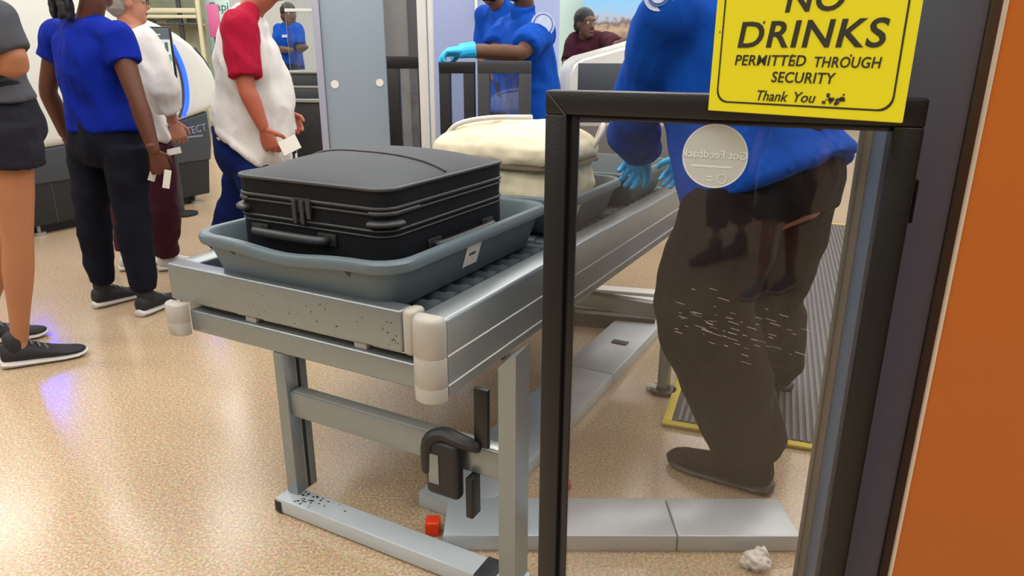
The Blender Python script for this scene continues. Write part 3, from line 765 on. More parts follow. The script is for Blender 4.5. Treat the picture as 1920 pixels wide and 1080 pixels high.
def fit_text(name, s, pl, pr, h, bold, shear, space):
    """text between two pixels of its baseline, cap height h pixels"""
    (xl, zl), (xr, zr) = spx(*pl), spx(*pr); ht = spx(pl[0], pl[1] - h)[1] - zl
    size = ht / .68
    M0 = Matrix.Translation((0, -.0005, 0)) @ RX
    o = text(name, s, size, INK, SG, M0, False, bold * size, shear, .0004, 'LEFT', space)
    co = np.array([v.co[:] for v in o.data.vertices]); wx = co[:, 0].max() - co[:, 0].min(); zmn = np.percentile(co[:, 2], 2); hz = co[:, 2].max() - co[:, 2].min()
    k = (xr - xl) / wx
    base = co[:, 2].min() if s[-1] != 'x' else zmn
    o.data.transform(Matrix.Translation((xl, 0, zl)) @ Matrix.Diagonal((k, 1, ht / hz, 1)) @ Matrix.Translation((-co[:, 0].min(), 0, -base)))
    return o
fit_text('lettering', 'NO', (1472, 24), (1582, 27), 50, .016, .12, 1.05)
fit_text('lettering', 'DRINKS', (1383, 90), (1660, 96), 49, .016, .12, 1.08)
fit_text('lettering', 'PERMITTED', (1378, 122), (1510, 126), 19, .008, .12, 1.05)
fit_text('lettering', 'THROUGH', (1526, 126), (1651, 130), 20, .008, .12, 1.05)
fit_text('lettering', 'SECURITY', (1446, 154), (1565, 159), 20, .008, .12, 1.05)
fit_text('lettering', 'Thank', (1419, 188), (1476, 190), 19, .002, .25, 1.0)
fit_text('lettering', 'You', (1488, 191), (1528, 193), 19, .002, .25, 1.0)
bm = bmesh.new()
for k in range(26):
    px, py = random.gauss(1564, 11), random.gauss(186, 4); a, b = spx(px, py); q = random.uniform(.0008, .0025)
    bm2 = boxm(bm, (a - q, -.0008, b - q * .8), (a + q, -.0002, b + q * .8))
for px, py in ((1486, 103), (1489, 118), (1596, 104), (1433, 42), (1350, 60), (1352, 100)):
    a, b = spx(px, py); q = random.uniform(.0006, .0012); boxm(bm, (a - q, -.0008, b - q * 1.3), (a + q, -.0002, b + q * 1.3))
obj('worn_smudges', bm, mat('grime', '3b331c', .8), SG)['kind'] = 'stuff'

# ------------------------------------------------------------------ post, pillar and orange panel beside the gate
p = at(1652, 300, 1.12)
t = thing('fence_post', 'warm grey aluminium post standing behind the gate glass', 'post', (p.x, p.y, 0), gth)
bx('post_profile', (-.036, -.03, 0), (.08, .01, 1.19), ALU_W, t, .004)
bx('post_edge', (-.0375, -.034, 0), (-.03, -.03, 1.19), ALU_L, t, .001)
for x in (-.012, .014): bx('post_groove', (x, -.031, 0), (x + .003, -.0299, 1.185), DGREY, t, 0)
t = thing('pillar', 'dark grey glossy metal clad pillar beside the orange panel', 'pillar', (.63, 1.3, 0), 0)
bx('pillar_face', (-.085, -.24, 0), (.03, -.19, 2.9), PILLAR, t, .004)
bx('steel_face', (.0305, -.243, 0), (.25, -.19, 2.9), STEEL, t, .004)
bx('kick_plate', (-.087, -.247, 0), (.047, -.2401, .12), STEEL, t, .002)
p = at(1786, 520, .84)
t = thing('orange_board', 'glossy orange upright board with a pale metal edge strip', 'board', (p.x, p.y, 0), R(-6))
bx('board_face', (0, 0, 0), (1.1, .004, 2.6), ORANGE, t, .002)
bx('edge_strip', (-.004, -.002, 0), (-.0002, .004, 2.6), TRIM, t, .001)
bx('base_strip', (0, -.004, 0), (1.1, -.0002, .09), STEEL, t, .001)

# ------------------------------------------------------------------ floor plates, mat and small things on the floor
t = thing('floor_raceway', 'pale metal cable raceway laid on the floor across the gate', 'raceway', (.27, 1.66, 0), 0)
bx('cover_plate', (-.45, -.085, 0), (.165, .085, .05), FLOORPLATE, t, .006)
bx('cover_plate', (.1675, -.085, 0), (.49, .085, .05), FLOORPLATE, t, .006)
t = thing('floor_channel', 'long pale metal floor channel running back under the conveyor', 'raceway', W(-.005, 1.2, 0), -AZ)
bx('channel_cover', (-.105, -1.02, 0), (.105, 0, .048), FLOORPLATE, t, .005); bx('channel_cover', (-.105, .004, 0), (.105, .9, .048), FLOORPLATE, t, .005)
bx('outlet', (-.02, .3, .048), (.05, .34, .053), PLAS, t, .002)
c = gr(803, 1012); t = tag(bx('cable_cap', (-.02, -.02, 0), (.02, .02, .045), REDT, None, .007, 3), 'small orange red plastic cap on the floor under the conveyor', 'cap'); t.location = c + V((.01, .03, 0))
c = gr(1062, 922); t = tag(bx('plastic_scrap', (-.015, -.012, 0), (.015, .012, .022), REDP, None, .005, 3), 'small pink scrap on the floor behind the black gate frame', 'scrap'); t.location = V((c.x, c.y + .02, 0))
bm = bmesh.new(); ell(bm, (0, 0, .018), (.034, .03, .022)); ell(bm, (.012, .012, .03), (.02, .018, .018)); ell(bm, (-.02, .0, .014), (.022, .02, .014)); me = remesh(bm, .003, 1); folds(me, .008, 60, 60); o = link('tissue', me, PAPER); tag(o, 'crumpled white tissue on the floor by the gate', 'tissue'); o.location = gr(1418, 1062)
m0, m1, m2 = gr(1240, 800), gr(1545, 852), gr(1287, 712)
mth = math.atan2((m1 - m0).y, (m1 - m0).x)
MT = thing('floor_mat', 'grey ribbed rubber floor mat with yellow edges', 'mat', m0, mth)
ML = 3.6; MW = 1.5
bx('mat_base', (0, 0, 0), (MW, ML, .012), MATG, MT, .002)
for lo, hi in (((0, 0, .0), (MW, .03, .016)), ((0, .03, 0), (.03, ML - .03, .016)), ((0, ML - .03, 0), (MW, ML, .016)), ((MW - .03, .03, 0), (MW, ML - .03, .016))): bx('yellow_edge', lo, hi, MATY, MT, .002)
bm = bmesh.new()
for k in range(62):
    x = .05 + k * .0225; boxm(bm, (x, .04, .012), (x + .011, ML - .04, .016))
o = obj('mat_ribs', bm, MATR, MT); o['kind'] = 'stuff'
c = gr(1140, 590); t = thing('slatted_step', 'low black step with white slats on the floor under the conveyor', 'step', (c.x, c.y, 0), R(-14))
bx('step_base', (-.2, -.2, 0), (.24, .22, .07), SLATED, t, .006)
for k in range(3): bx('slat', (-.18, -.14 + .13 * k, .0705), (.24, -.06 + .13 * k, .09), WHITE, t, .005)

# ------------------------------------------------------------------ people
def C_(n, h, *a): return cloth(n, h, *a)
NAVY = C_('navy_trousers', '12141f'); ROYAL = C_('royal_blue_jersey', '04208a', .85); OFF = C_('uniform_blue', '0746a6', .85); OFFT = C_('uniform_dark_trousers', '1b1415')
GREYT = C_('grey_jersey', '4b4c51'); BLKSH = C_('black_shorts', '22222a'); WHT = C_('white_cotton', 'cfccc8'); MAROON = C_('maroon_cotton', '3d1a26'); REDC = C_('red_jersey', '9c0f2f', .8); BLUJ = C_('blue_denim', '0d1f57')
OFFNAVY = C_('uniform_navy', '1c2745'); PATT = C_('patterned_shorts', '17303a')
HBLK = mat('black_hair', '131114', .6, 0, .3, 60, .5, 90); HGR = mat('grey_hair', '8b837a', .6, 0, .2, 60, .5, 90); HBR = mat('brown_hair', '2f211a', .6, 0, .2, 60, .5, 90)
SHB = mat('black_knit', '1b1b20', .7, 0, .2, 60, .3, 300); SHW = mat('white_rubber', 'c5c1bb', .55, 0, .06, 30); SHG = mat('grey_knit', '55565c', .7, 0, .2, 60); LACE = mat('grey_lace', '6a6a6e', .7)
def dirv(a, b): return (V(b) - V(a)).normalized()

# woman in the royal blue top
J = dict(shL=at(110, 66, 3.52), shR=at(218, 72, 3.4), neck=at(168, 36, 3.46), head=at(172, -38, 3.47), elL=at(90, 168, 3.56), wrL=at(122, 252, 3.68), elR=at(258, 188, 3.33), wrR=at(289, 284, 3.3),
         hipL=at(168, 268, 3.5), hipR=at(235, 270, 3.4), knL=at(182, 410, 3.47), knR=at(250, 415, 3.38))
hL, hR = gr(180, 578), gr(265, 594); dL, dR = V((.55, .84, 0)), V((.25, .97, 0))
J.update(heelL=hL, heelR=hR, toeL=dL, toeR=dR, anL=hL + dL * .05 + UP * .1, anR=hR + dR * .05 + UP * .1)
J['knL'] = V((lerp(J['hipL'], J['anL'], .5).x, lerp(J['hipL'], J['anL'], .5).y - .02, .49)); J['knR'] = V((lerp(J['hipR'], J['anR'], .5).x, lerp(J['hipR'], J['anR'], .5).y - .02, .49))
hd = dirv(J['wrR'], at(306, 326, 3.33))
person('person in a royal blue top and dark trousers seen from behind', J, (.25, .97, .05), '5a3424', (ROYAL, .42, -.05, dict(flare=.004, amp=.008, g=.016, loose=.008)), (NAVY, 1.93, .008), (SHB, SHW, LACE), (HBLK, 'braids'),
       dict(R=(hd, (-.7, .7, 0), 1, 48), L=(dirv(J['elL'], J['wrL']), (.9, .3, 0), 1, 25)), 1.0, 1.0)
# grey shirt and shorts, at the edge
J = dict(shR=at(-12, 42, 2.58), shL=at(-105, 30, 2.93), neck=at(-68, -5, 2.76), head=at(-60, -95, 2.78), elR=at(30, 122, 2.58), wrR=at(-55, 112, 2.86), elL=at(-38, 130, 3.0), wrL=at(-80, 105, 2.75),
         hipR=at(8, 222, 2.68), hipL=at(-8, 228, 2.9), knR=at(33, 440, 2.7), knL=at(22, 425, 2.95))
hR, hL = gr(10, 690), gr(-55, 648); dR, dL = V((.86, .5, 0)), V((.9, .43, 0))
J.update(heelL=hL, heelR=hR, toeL=dL, toeR=dR, anL=hL + dL * .06 + UP * .105, anR=hR + dR * .07 + UP * .105)
person('person in a grey shirt and black shorts with bare legs and folded arms', J, (.9, .35, 0), 'a8704f', (GREYT, .72, -.08, dict(flare=0.0)), (BLKSH, .37, .02, .42), (SHB, SHW, LACE), (HBR, 'long'),
       dict(R=(dirv(J['elR'], J['wrR']), (0, 1, -.3), 1, 20), L=(dirv(J['elL'], J['wrL']), (0, 1, 0), -1, 20)), 1.04, 1.03)
# white shirt and maroon trousers
J = dict(shR=at(268, 78, 3.98), shL=at(216, 76, 4.25), neck=at(246, 46, 4.1), head=at(238, 4, 4.1), elR=at(300, 158, 3.95), wrR=at(325, 228, 4.0), elL=at(240, 160, 4.3), wrL=at(285, 220, 4.32),
         hipR=at(288, 268, 4.02), hipL=at(250, 266, 4.22), knR=at(303, 392, 4.0), knL=at(240, 385, 4.22))
hR, hL = gr(300, 508), gr(228, 508); dR, dL = V((.85, .5, 0)), V((.9, .4, 0))
J.update(heelL=hL, heelR=hR, toeL=dL, toeR=dR, anL=hL + dL * .05 + UP * .1, anR=hR + dR * .05 + UP * .1)
hd = dirv(J['wrR'], at(345, 278, 4.0))
person('person in a white shirt and maroon trousers beside the royal blue top', J, (.8, .6, 0), 'b07a62', (WHT, 1.72, -.02, dict(loose=.03, amp=.011)), (MAROON, 1.95, .022), (SHW, SHW, None), (HGR, 'short'),
       dict(R=(hd, (-.3, .5, -.4), 1, 42), L=(dirv(J['elL'], J['wrL']), (0, -1, 0), -1, 30)), .97, 1.0, glasses=True)
# red and white raglan shirt, walking
J = dict(shR=at(450, 52, 3.66), shL=at(466, 50, 4.0), neck=at(476, 12, 3.83), head=at(500, -48, 3.83), elR=at(462, 165, 3.6), wrR=at(494, 240, 3.62), elL=at(500, 160, 4.05), wrL=at(540, 212, 3.95),
         hipR=at(468, 290, 3.74), hipL=at(470, 290, 3.93), knR=at(502, 390, 3.7))
J['knL'] = at(446, 372, 3.96)
hR, hL = gr(530, 480), gr(385, 470); hL = V((hL.x - .02, 3.98, .03)); hR = V((at(500, 400, 3.7).x + .02, 3.72, 0)); dR, dL = V((1, .05, 0)), V((1, -.05, -.2))
qa = at(412, 470, 3.97); hL = qa - dL * .05 - UP * .1
J.update(heelL=hL, heelR=hR, toeL=dL, toeR=dR, anL=qa, anR=hR + dR * .05 + UP * .1)
hd = dirv(J['wrR'], at(510, 280, 3.63)); hl = dirv(J['wrL'], at(552, 236, 3.93))
person('person in a red and white raglan shirt and blue trousers walking past the suitcase', J, (1, -.05, -.05), 'a65c45', (WHT, .82, -.02, dict(g=.02, amp=.011, raglan=REDC, rlabel='red raglan sleeves', flare=.03)), (BLUJ, 1.95, .02), (SHW, SHW, None), (HBR, 'short'),
       dict(R=(hd, (.2, .9, -.1), 1, 38), L=(hl, (0, -1, 0), -1, 40)), 1.06, 1.06, belly=.06)
# officer leaning on the rear gates
J = dict(shL=at(1014, 62, 4.02), shR=at(948, 58, 4.36), neck=at(984, 18, 4.16), head=at(976, -46, 4.12), elL=at(976, 99, 3.82), wrL=at(872, 97, 3.78), elR=at(925, 98, 4.2), wrR=at(872, 92, 3.98),
         hipL=at(1035, 262, 4.1), hipR=at(992, 262, 4.34), knL=V((.26, 4.0, .5)), knR=V((.1, 4.3, .5)))
for k, q in (('L', (.25, 4.05, 0)), ('R', (.12, 4.33, 0))): J['heel' + k] = V(q); J['toe' + k] = V((-.85, -.5, 0)); J['an' + k] = V(q) + V((-.04, -.02, .1))
person('officer in a blue uniform leaning on the rear glass gates in blue gloves', J, (-.85, -.5, 0), '5b3a2b', (OFF, .8, .1, dict(loose=.022, amp=.009)), (OFFNAVY, 1.95, .015), (BLK, BLK, None), (HBLK, 'short'),
       dict(L=(dirv(J['wrL'], at(838, 100, 3.77)), (0, -.2, -1), -1, 30), R=(dirv(J['wrR'], at(838, 95, 3.96)), (0, 0, -1), 1, 30)), 1.0, 1.08, belly=.02, gloves='LR', collar=True, beard=HBLK)
# second officer behind
J = dict(shL=at(985, 36, 4.95), shR=at(912, 30, 5.2), neck=at(938, 12, 5.05), head=at(926, -26, 5.0), elL=at(990, 110, 4.9), wrL=at(960, 150, 4.8), elR=at(905, 110, 5.2), wrR=at(925, 150, 5.0), hipL=at(975, 185, 4.97), hipR=at(932, 185, 5.15), knL=V((.03, 4.95, .5)), knR=V((-.13, 5.15, .5)))
for k, q in (('L', (.03, 5.0, 0)), ('R', (-.13, 5.2, 0))): J['heel' + k] = V(q); J['toe' + k] = V((-.6, -.8, 0)); J['an' + k] = V(q) + V((-.03, -.04, .1))
person('officer in blue with a dark face mask standing behind the leaning officer', J, (-.6, -.8, 0), '6b4636', (OFF, .8, .08), (OFFNAVY, 1.95, .015), (BLK, BLK, None), (HBLK, 'short'), None, 1.0, 1.0, vox=.011, collar=True, mask=NAVY)
# the big officer beyond the near gate
J = dict(shL=at(1262, 22, 1.98), shR=at(1420, -25, 2.32), neck=at(1335, -60, 2.14), head=at(1318, -170, 2.08), elL=at(1185, 232, 2.24), wrL=at(1204, 290, 2.5), elR=at(1335, 235, 2.5), wrR=at(1288, 300, 2.74),
         hipL=at(1385, 350, 1.9), hipR=at(1492, 338, 2.1), knL=at(1318, 575, 1.86), knR=at(1425, 560, 2.2))
hL, hR = gr(1440, 925), gr(1478, 735); d_ = V((-.82, .57, 0))
J.update(heelL=hL, heelR=hR, toeL=d_, toeR=d_, anL=hL + d_ * .06 + UP * .11, anR=hR + d_ * .06 + UP * .11)
person('officer in blue shirt and dark trousers reaching over the conveyor behind the yellow sign', J, (-.8, .5, -.2), '8a5a44', (OFF, 1.85, .02, dict(loose=.018, amp=.008, g=.03, flare=.03)), (OFFT, 1.96, .055), (OFFT, BLK, None), (HBR, 'short'),
       dict(L=(dirv(J['wrL'], at(1188, 318, 2.6)), (-.6, 0, -.8), -1, 35), R=(dirv(J['wrR'], at(1268, 330, 2.84)), (-.6, 0, -.8), 1, 35)), 1.1, 1.2, belly=.04, gloves='LR', collar=True)
# far officer by the counter
J = dict(shL=at(556, 56, 8.4), shR=at(524, 58, 8.6), neck=at(538, 48, 8.5), head=at(542, 29, 8.45), elL=at(562, 92, 8.3), wrL=at(574, 88, 8.05), elR=at(522, 92, 8.5), wrR=at(548, 95, 8.1), hipL=at(553, 118, 8.45), hipR=at(532, 118, 8.6), knL=V((-2.62, 8.4, .5)), knR=V((-2.8, 8.55, .5)))
for k, q in (('L', (-2.6, 8.45, 0)), ('R', (-2.78, 8.6, 0))): J['heel' + k] = V(q); J['toe' + k] = V((.5, -.85, 0)); J['an' + k] = V(q) + V((.03, -.04, .1))
person('officer in blue standing far back behind the glazed counter', J, (.6, -.8, -.1), '5b4234', (OFF, .8, .1), (OFFNAVY, 1.95, .015), (BLK, BLK, None), (HBLK, 'short'), None, 1.0, 1.0, vox=.012)
# person in maroon behind the second scanner
J = dict(shL=at(1136, 78, 6.5), shR=at(1080, 74, 6.6), neck=at(1102, 66, 6.55), head=at(1098, 46, 6.5), elL=at(1160, 86, 6.1), wrL=at(1182, 74, 5.85), elR=at(1062, 120, 6.5), wrR=at(1075, 150, 6.3), hipL=at(1125, 180, 6.55), hipR=at(1090, 180, 6.6), knL=V((.75, 6.5, .5)), knR=V((.62, 6.6, .5)))
for k, q in (('L', (.76, 6.6, 0)), ('R', (.6, 6.65, 0))): J['heel' + k] = V(q); J['toe' + k] = V((.3, -.95, 0)); J['an' + k] = V(q) + V((.02, -.04, .1))
person('person in a maroon shirt reaching across behind the white second scanner', J, (.5, -.8, -.2), '5a3f34', (MAROON, .9, .08), (NAVY, 1.95, .015), (BLK, BLK, None), (HBLK, 'short'), None, 1.0, 1.05, vox=.011)
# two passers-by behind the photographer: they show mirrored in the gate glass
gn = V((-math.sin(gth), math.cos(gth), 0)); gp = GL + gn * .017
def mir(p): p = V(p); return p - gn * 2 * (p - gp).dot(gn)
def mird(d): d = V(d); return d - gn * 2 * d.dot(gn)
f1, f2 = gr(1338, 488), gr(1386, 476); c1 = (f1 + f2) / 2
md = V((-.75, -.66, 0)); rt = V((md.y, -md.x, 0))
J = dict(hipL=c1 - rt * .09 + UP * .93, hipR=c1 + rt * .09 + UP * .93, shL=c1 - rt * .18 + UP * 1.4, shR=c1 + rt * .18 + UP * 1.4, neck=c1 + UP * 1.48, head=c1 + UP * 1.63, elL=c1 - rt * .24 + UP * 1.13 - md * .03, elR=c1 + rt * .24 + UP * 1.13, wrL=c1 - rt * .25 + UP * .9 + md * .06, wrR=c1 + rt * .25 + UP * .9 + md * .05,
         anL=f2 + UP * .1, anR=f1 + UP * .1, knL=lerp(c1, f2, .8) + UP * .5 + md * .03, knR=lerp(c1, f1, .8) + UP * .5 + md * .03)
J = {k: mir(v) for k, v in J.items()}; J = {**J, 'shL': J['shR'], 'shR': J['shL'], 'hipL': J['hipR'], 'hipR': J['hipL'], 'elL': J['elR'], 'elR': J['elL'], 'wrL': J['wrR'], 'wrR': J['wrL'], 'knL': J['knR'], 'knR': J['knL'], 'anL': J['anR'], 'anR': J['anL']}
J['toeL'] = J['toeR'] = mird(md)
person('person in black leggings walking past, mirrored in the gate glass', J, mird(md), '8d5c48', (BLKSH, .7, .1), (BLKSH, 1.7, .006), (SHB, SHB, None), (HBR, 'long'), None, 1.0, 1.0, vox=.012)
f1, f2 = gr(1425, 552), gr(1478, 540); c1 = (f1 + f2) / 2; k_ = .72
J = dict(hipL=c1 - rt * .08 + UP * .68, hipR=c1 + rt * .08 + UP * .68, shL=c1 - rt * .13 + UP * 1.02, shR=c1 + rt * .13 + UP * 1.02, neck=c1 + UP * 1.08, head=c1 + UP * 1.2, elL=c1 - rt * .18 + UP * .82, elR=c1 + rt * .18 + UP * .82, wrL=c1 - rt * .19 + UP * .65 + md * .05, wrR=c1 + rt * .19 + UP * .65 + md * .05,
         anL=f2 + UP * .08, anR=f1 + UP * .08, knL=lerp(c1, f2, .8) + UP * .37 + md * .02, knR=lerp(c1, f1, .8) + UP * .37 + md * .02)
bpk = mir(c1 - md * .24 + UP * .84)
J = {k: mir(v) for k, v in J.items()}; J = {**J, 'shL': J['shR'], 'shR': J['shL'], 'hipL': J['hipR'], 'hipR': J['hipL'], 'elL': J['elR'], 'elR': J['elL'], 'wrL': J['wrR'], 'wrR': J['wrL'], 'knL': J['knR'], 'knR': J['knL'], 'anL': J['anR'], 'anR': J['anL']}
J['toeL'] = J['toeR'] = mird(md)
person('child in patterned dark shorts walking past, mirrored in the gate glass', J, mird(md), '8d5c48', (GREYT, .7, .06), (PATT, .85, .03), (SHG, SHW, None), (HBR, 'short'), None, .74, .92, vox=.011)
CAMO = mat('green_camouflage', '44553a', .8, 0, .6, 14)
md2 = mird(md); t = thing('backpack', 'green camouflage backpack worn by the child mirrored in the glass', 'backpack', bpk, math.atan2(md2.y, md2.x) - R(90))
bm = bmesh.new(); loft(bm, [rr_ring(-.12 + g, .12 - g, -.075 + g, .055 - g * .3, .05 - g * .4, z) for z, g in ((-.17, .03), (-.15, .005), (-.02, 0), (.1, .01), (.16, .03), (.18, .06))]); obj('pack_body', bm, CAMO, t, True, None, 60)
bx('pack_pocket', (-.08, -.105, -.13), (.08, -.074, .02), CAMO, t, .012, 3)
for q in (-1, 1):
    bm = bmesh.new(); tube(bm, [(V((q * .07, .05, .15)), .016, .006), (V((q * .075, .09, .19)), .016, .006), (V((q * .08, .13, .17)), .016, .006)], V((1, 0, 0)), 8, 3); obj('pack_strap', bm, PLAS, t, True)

# sleeve patches and belts belong to uniforms; papers in hands
def disc_on(name, p, n, r, m, parent):
    bm = bmesh.new(); n = V(n).normalized(); q = V(p) - parent.location
    cyl(bm, q - n * .004, q + n * .003, r, 24); return obj(name, bm, m, parent, True)
ppl = {o['label']: o for o in S.objects if o.get('category') == 'person'}
PATW = mat('patch_white', 'b9c4dd', .7, 0, .3, 40); PATB = mat('patch_blue', '3d63a8', .7)
oc = ppl['officer in a blue uniform leaning on the rear glass gates in blue gloves']
pp = at(1018, 46, 3.925); d = (V((0, 0, H)) - pp).normalized()
pn = V((.2, -1, .1)); pa = disc_on('sleeve_patch', pp, pn, .062, PATW, oc)
disc_on('patch_ring', pp + pn.normalized() * .003, pn, .052, PATB, oc); disc_on('patch_emblem', pp + pn.normalized() * .005, pn, .046, PATW, oc)
orr = ppl['officer in blue shirt and dark trousers reaching over the conveyor behind the yellow sign']
pp = at(1236, -8, 1.915); pn = V((-.35, -.9, .2)); disc_on('sleeve_patch', pp, pn, .038, PATW, orr); disc_on('patch_ring', pp + pn.normalized() * .003, pn, .028, PATB, orr); disc_on('patch_emblem', pp + pn.normalized() * .005, pn, .02, PATW, orr)
oe = ppl['officer in blue standing far back behind the glazed counter']
bm = bmesh.new(); q = at(534, 68, 8.36) - oe.location; boxm(bm, q - V((.03, .01, .015)), q + V((.03, .01, .015)), .004); obj('name_tag', bm, PATW, oe)
rg = ppl['person in a red and white raglan shirt and blue trousers walking past the suitcase']
def paper(name, label, cat, px, py, Y, w_, h_, rot, m=PAPER):
    o = bx(name, (-w_ / 2, -.002, -h_ / 2), (w_ / 2, .002, h_ / 2), m, None, .0008, 1); o.location = at(px, py, Y); o.rotation_euler = rot; return tag(o, label, cat)
paper('boarding_paper', 'white folded paper held by the person in the raglan shirt', 'paper', 543, 272, 3.62, .095, .075, (R(-20), R(-25), R(10)))
paper('ticket_slip', 'white paper slip held by the person in the white shirt', 'paper', 325, 284, 3.98, .085, .035, (R(-15), R(-12), R(5)))
paper('card_holder', 'white card held by the person in the royal blue top', 'card', 313, 336, 3.3, .03, .085, (0, R(14), R(20)))
o = paper('paper_slip', 'narrow white paper slip under the fingers of the person in royal blue', 'paper', 287, 325, 3.36, .03, .075, (0, R(22), R(20)), PAPER)

# ------------------------------------------------------------------ the scanner with the blue light: local y along its face, x towards the hall
S0 = gr(80, 445)
SN = thing('baggage_scanner', 'large white rounded baggage scanner with a dark base and blue light strip', 'scanner', S0, -AZ)
def shell(name, prof, x0, x1, m, bev, parent):
    bm = bmesh.new(); prism(bm, [(x1, y, z) for y, z in prof], (x0 - x1, 0, 0))
    bmesh.ops.recalc_face_normals(bm, faces=bm.faces)
    es = [e for e in bm.edges if abs(e.verts[0].co.x - e.verts[1].co.x) < 1e-6]
    if bev: bmesh.ops.bevel(bm, geom=es, offset=bev, segments=4, affect='EDGES', profile=.5)
    return obj(name, bm, m, parent, True, None, 40)
shell('white_shell', [(-1.3, .58), (-1.3, 1.72), (-.7, 1.78), (0, 1.74), (.35, 1.71), (.7, 1.64), (1.0, 1.53), (1.2, 1.46), (1.36, 1.39), (1.48, 1.31), (1.58, 1.21), (1.65, 1.1), (1.685, 1.0), (1.67, .89), (1.62, .81), (1.56, .77), (1.28, .71), (.7, .635), (.1, .6), (-.3, .58)], -1.2, 0, WHITEG, .07, SN)
shell('slate_panel', [(-1.28, .36), (-1.28, .585), (-.3, .585), (.1, .605), (.7, .64), (1.28, .715), (1.55, .765), (1.555, .5), (1.53, .36)], -1.18, -.03, SLATEM, .02, SN)
shell('base_plinth', [(-1.25, .07), (-1.25, .365), (1.52, .365), (1.48, .07)], -1.15, -.045, SLATED, .01, SN)
bx('toe_recess', (-1.1, -1.2, .0), (-.12, 1.4, .075), SLATED, SN, 0)
for y in (.15, .62, 1.1): bx('panel_gap', (-.0455, y, .08), (-.0435, y + .006, .36), SLATEM, SN, 0)
for y in (.03, 1.36):
    bm = bmesh.new(); cyl(bm, (-.09, y, 0), (-.09, y, .02), .045, 18); cyl(bm, (-.09, y, .02), (-.09, y, .075), .014, 12); obj('levelling_foot', bm, ALU_L, SN, True)
def strip(pts, r, m, name, dx=.004):
    bm = bmesh.new(); tube(bm, [(V((dx, y, z)), r, .008) for y, z in pts], V((0, 1, .0)), 8, 4); return obj(name, bm, m, SN, True, None, 60)
strip([(1.27, 1.3), (1.33, 1.15), (1.35, 1.0), (1.33, .85), (1.28, .755)], .022, LEDB, 'light_strip')['label'] = 'glowing blue light strip'
strip([(1.235, 1.32), (1.295, 1.15), (1.315, 1.0), (1.295, .85), (1.245, .745)], .012, SLATEM, 'shell_seam', .002)
strip([(-.16, 1.32), (-.12, 1.0), (-.16, .7)], .075, LEDB, 'light_strip')
strip([(1.5, 1.285), (1.59, 1.17), (1.635, 1.05), (1.63, .98)], .012, SLATEM, 'shell_seam', -.03)
text('makers_lettering', 'ETECT', .085, mat('machine_lettering', '7d8596', .5), SN, Matrix.Translation((-.027, 1.39, .625)) @ Matrix.Rotation(R(90), 4, 'Z') @ RX @ Matrix.Rotation(R(6), 4, 'Z'), False, .001, 0, .001)
bx('lettering_bar', (-.0285, 1.3, .565), (-.0265, 1.47, .578), mat('machine_lettering', '7d8596'), SN, 0)
# kiosk monitor on a round base
cb = gr(343, 403); pm_ = at(296, 98, 5.55)
MN = thing('kiosk_monitor', 'portrait touch monitor on a slim stand with a round black base', 'monitor', (cb.x, cb.y, 0), R(12))
bm = bmesh.new(); cyl(bm, (0, 0, 0), (0, 0, .018), .115, 32); cyl(bm, (0, 0, .018), (0, 0, .03), .105, 32, .03); obj('stand_base', bm, SLATED, MN, True)
bm = bmesh.new(); cyl(bm, (0, 0, .02), (0, 0, 1.0), .02, 16); obj('stand_pole', bm, DGREY, MN, True)
mz = at(296, 50, cb.y).z; mzb = at(300, 146, cb.y).z
ml = V((at(264, 98, cb.y).x - cb.x, 0, 0)).x; mr = at(326, 98, cb.y).x - cb.x
bx('monitor_case', (ml, -.045, mzb), (mr, -.015, mz), BLKG, MN, .008, 3)
sx0, sx1 = ml + .014, mr - .014; hz = mz - mzb
sc_ = bx('screen', (sx0, -.0465, mzb + .015), (sx1, -.0452, mz - .015), SCREEN, MN, 0)
bx('screen_banner', (sx0, -.0475, mz - .09), (sx1, -.0466, mz - .016), SCRDK, sc_, 0); bx('banner_line', (sx0 + .05, -.048, mz - .06), (sx1 - .06, -.0476, mz - .052), WHITE, sc_, 0)
bx('screen_button', (lerp(sx0, sx1, .52), -.0475, mzb + hz * .33), (sx1 - .004, -.0466, mzb + hz * .46), SCRGR, sc_, 0)
for f in (.55, .82): bx('screen_figure', (lerp(sx0, sx1, f), -.0475, mzb + hz * .52), (lerp(sx0, sx1, f + .1), -.0466, mzb + hz * .7), SCRDK, sc_, 0)

# ------------------------------------------------------------------ partitions behind
def span(x0, x1, Y, y=100): return at(x0, y, Y).x, at(x1, y, Y).x
def disc_y(name, px, py, Y, r, m, parent):
    p = at(px, py, Y) - parent.location; bm = bmesh.new(); cyl(bm, (p.x, p.y - .003, p.z), (p.x, p.y, p.z), r, 28); return obj(name, bm, m, parent)
a, b = span(592, 722, 6.3)
PT = thing('partition', 'tall blue grey partition panel with two round white stickers', 'partition', ((a + b) / 2, 6.3, 0)); c = (a + b) / 2
bx('panel_sheet', (a - c + .06, .0, .03), (b - c, .04, 2.6), PANEL, PT, .004); bx('edge_trim', (a - c, -.02, 0), (a - c + .058, .05, 2.6), mat('lilac_trim', 'a3a4b4', .4, .2), PT, .006)
disc_y('round_sticker', 628, 158, 6.298, .034, PAPER, PT); disc_y('round_sticker', 712, 155, 6.298, .032, PAPER, PT)
a, b = span(716, 792, 6.7); c = (a + b) / 2
PW = thing('wall_panel', 'warm grey wall panel with a dark edge behind the low black gate', 'panel', (c, 6.7, 0))
bx('panel_sheet', (a - c, 0, 0), (b - c - .12, .06, 2.6), WARMW, PW, .003); bx('dark_edge', (b - c - .119, -.01, 0), (b - c, .06, 2.6), mat('dark_edge', '5e5d5d', .5), PW, .003)
a, b = span(784, 812, 4.85); c = (a + b) / 2
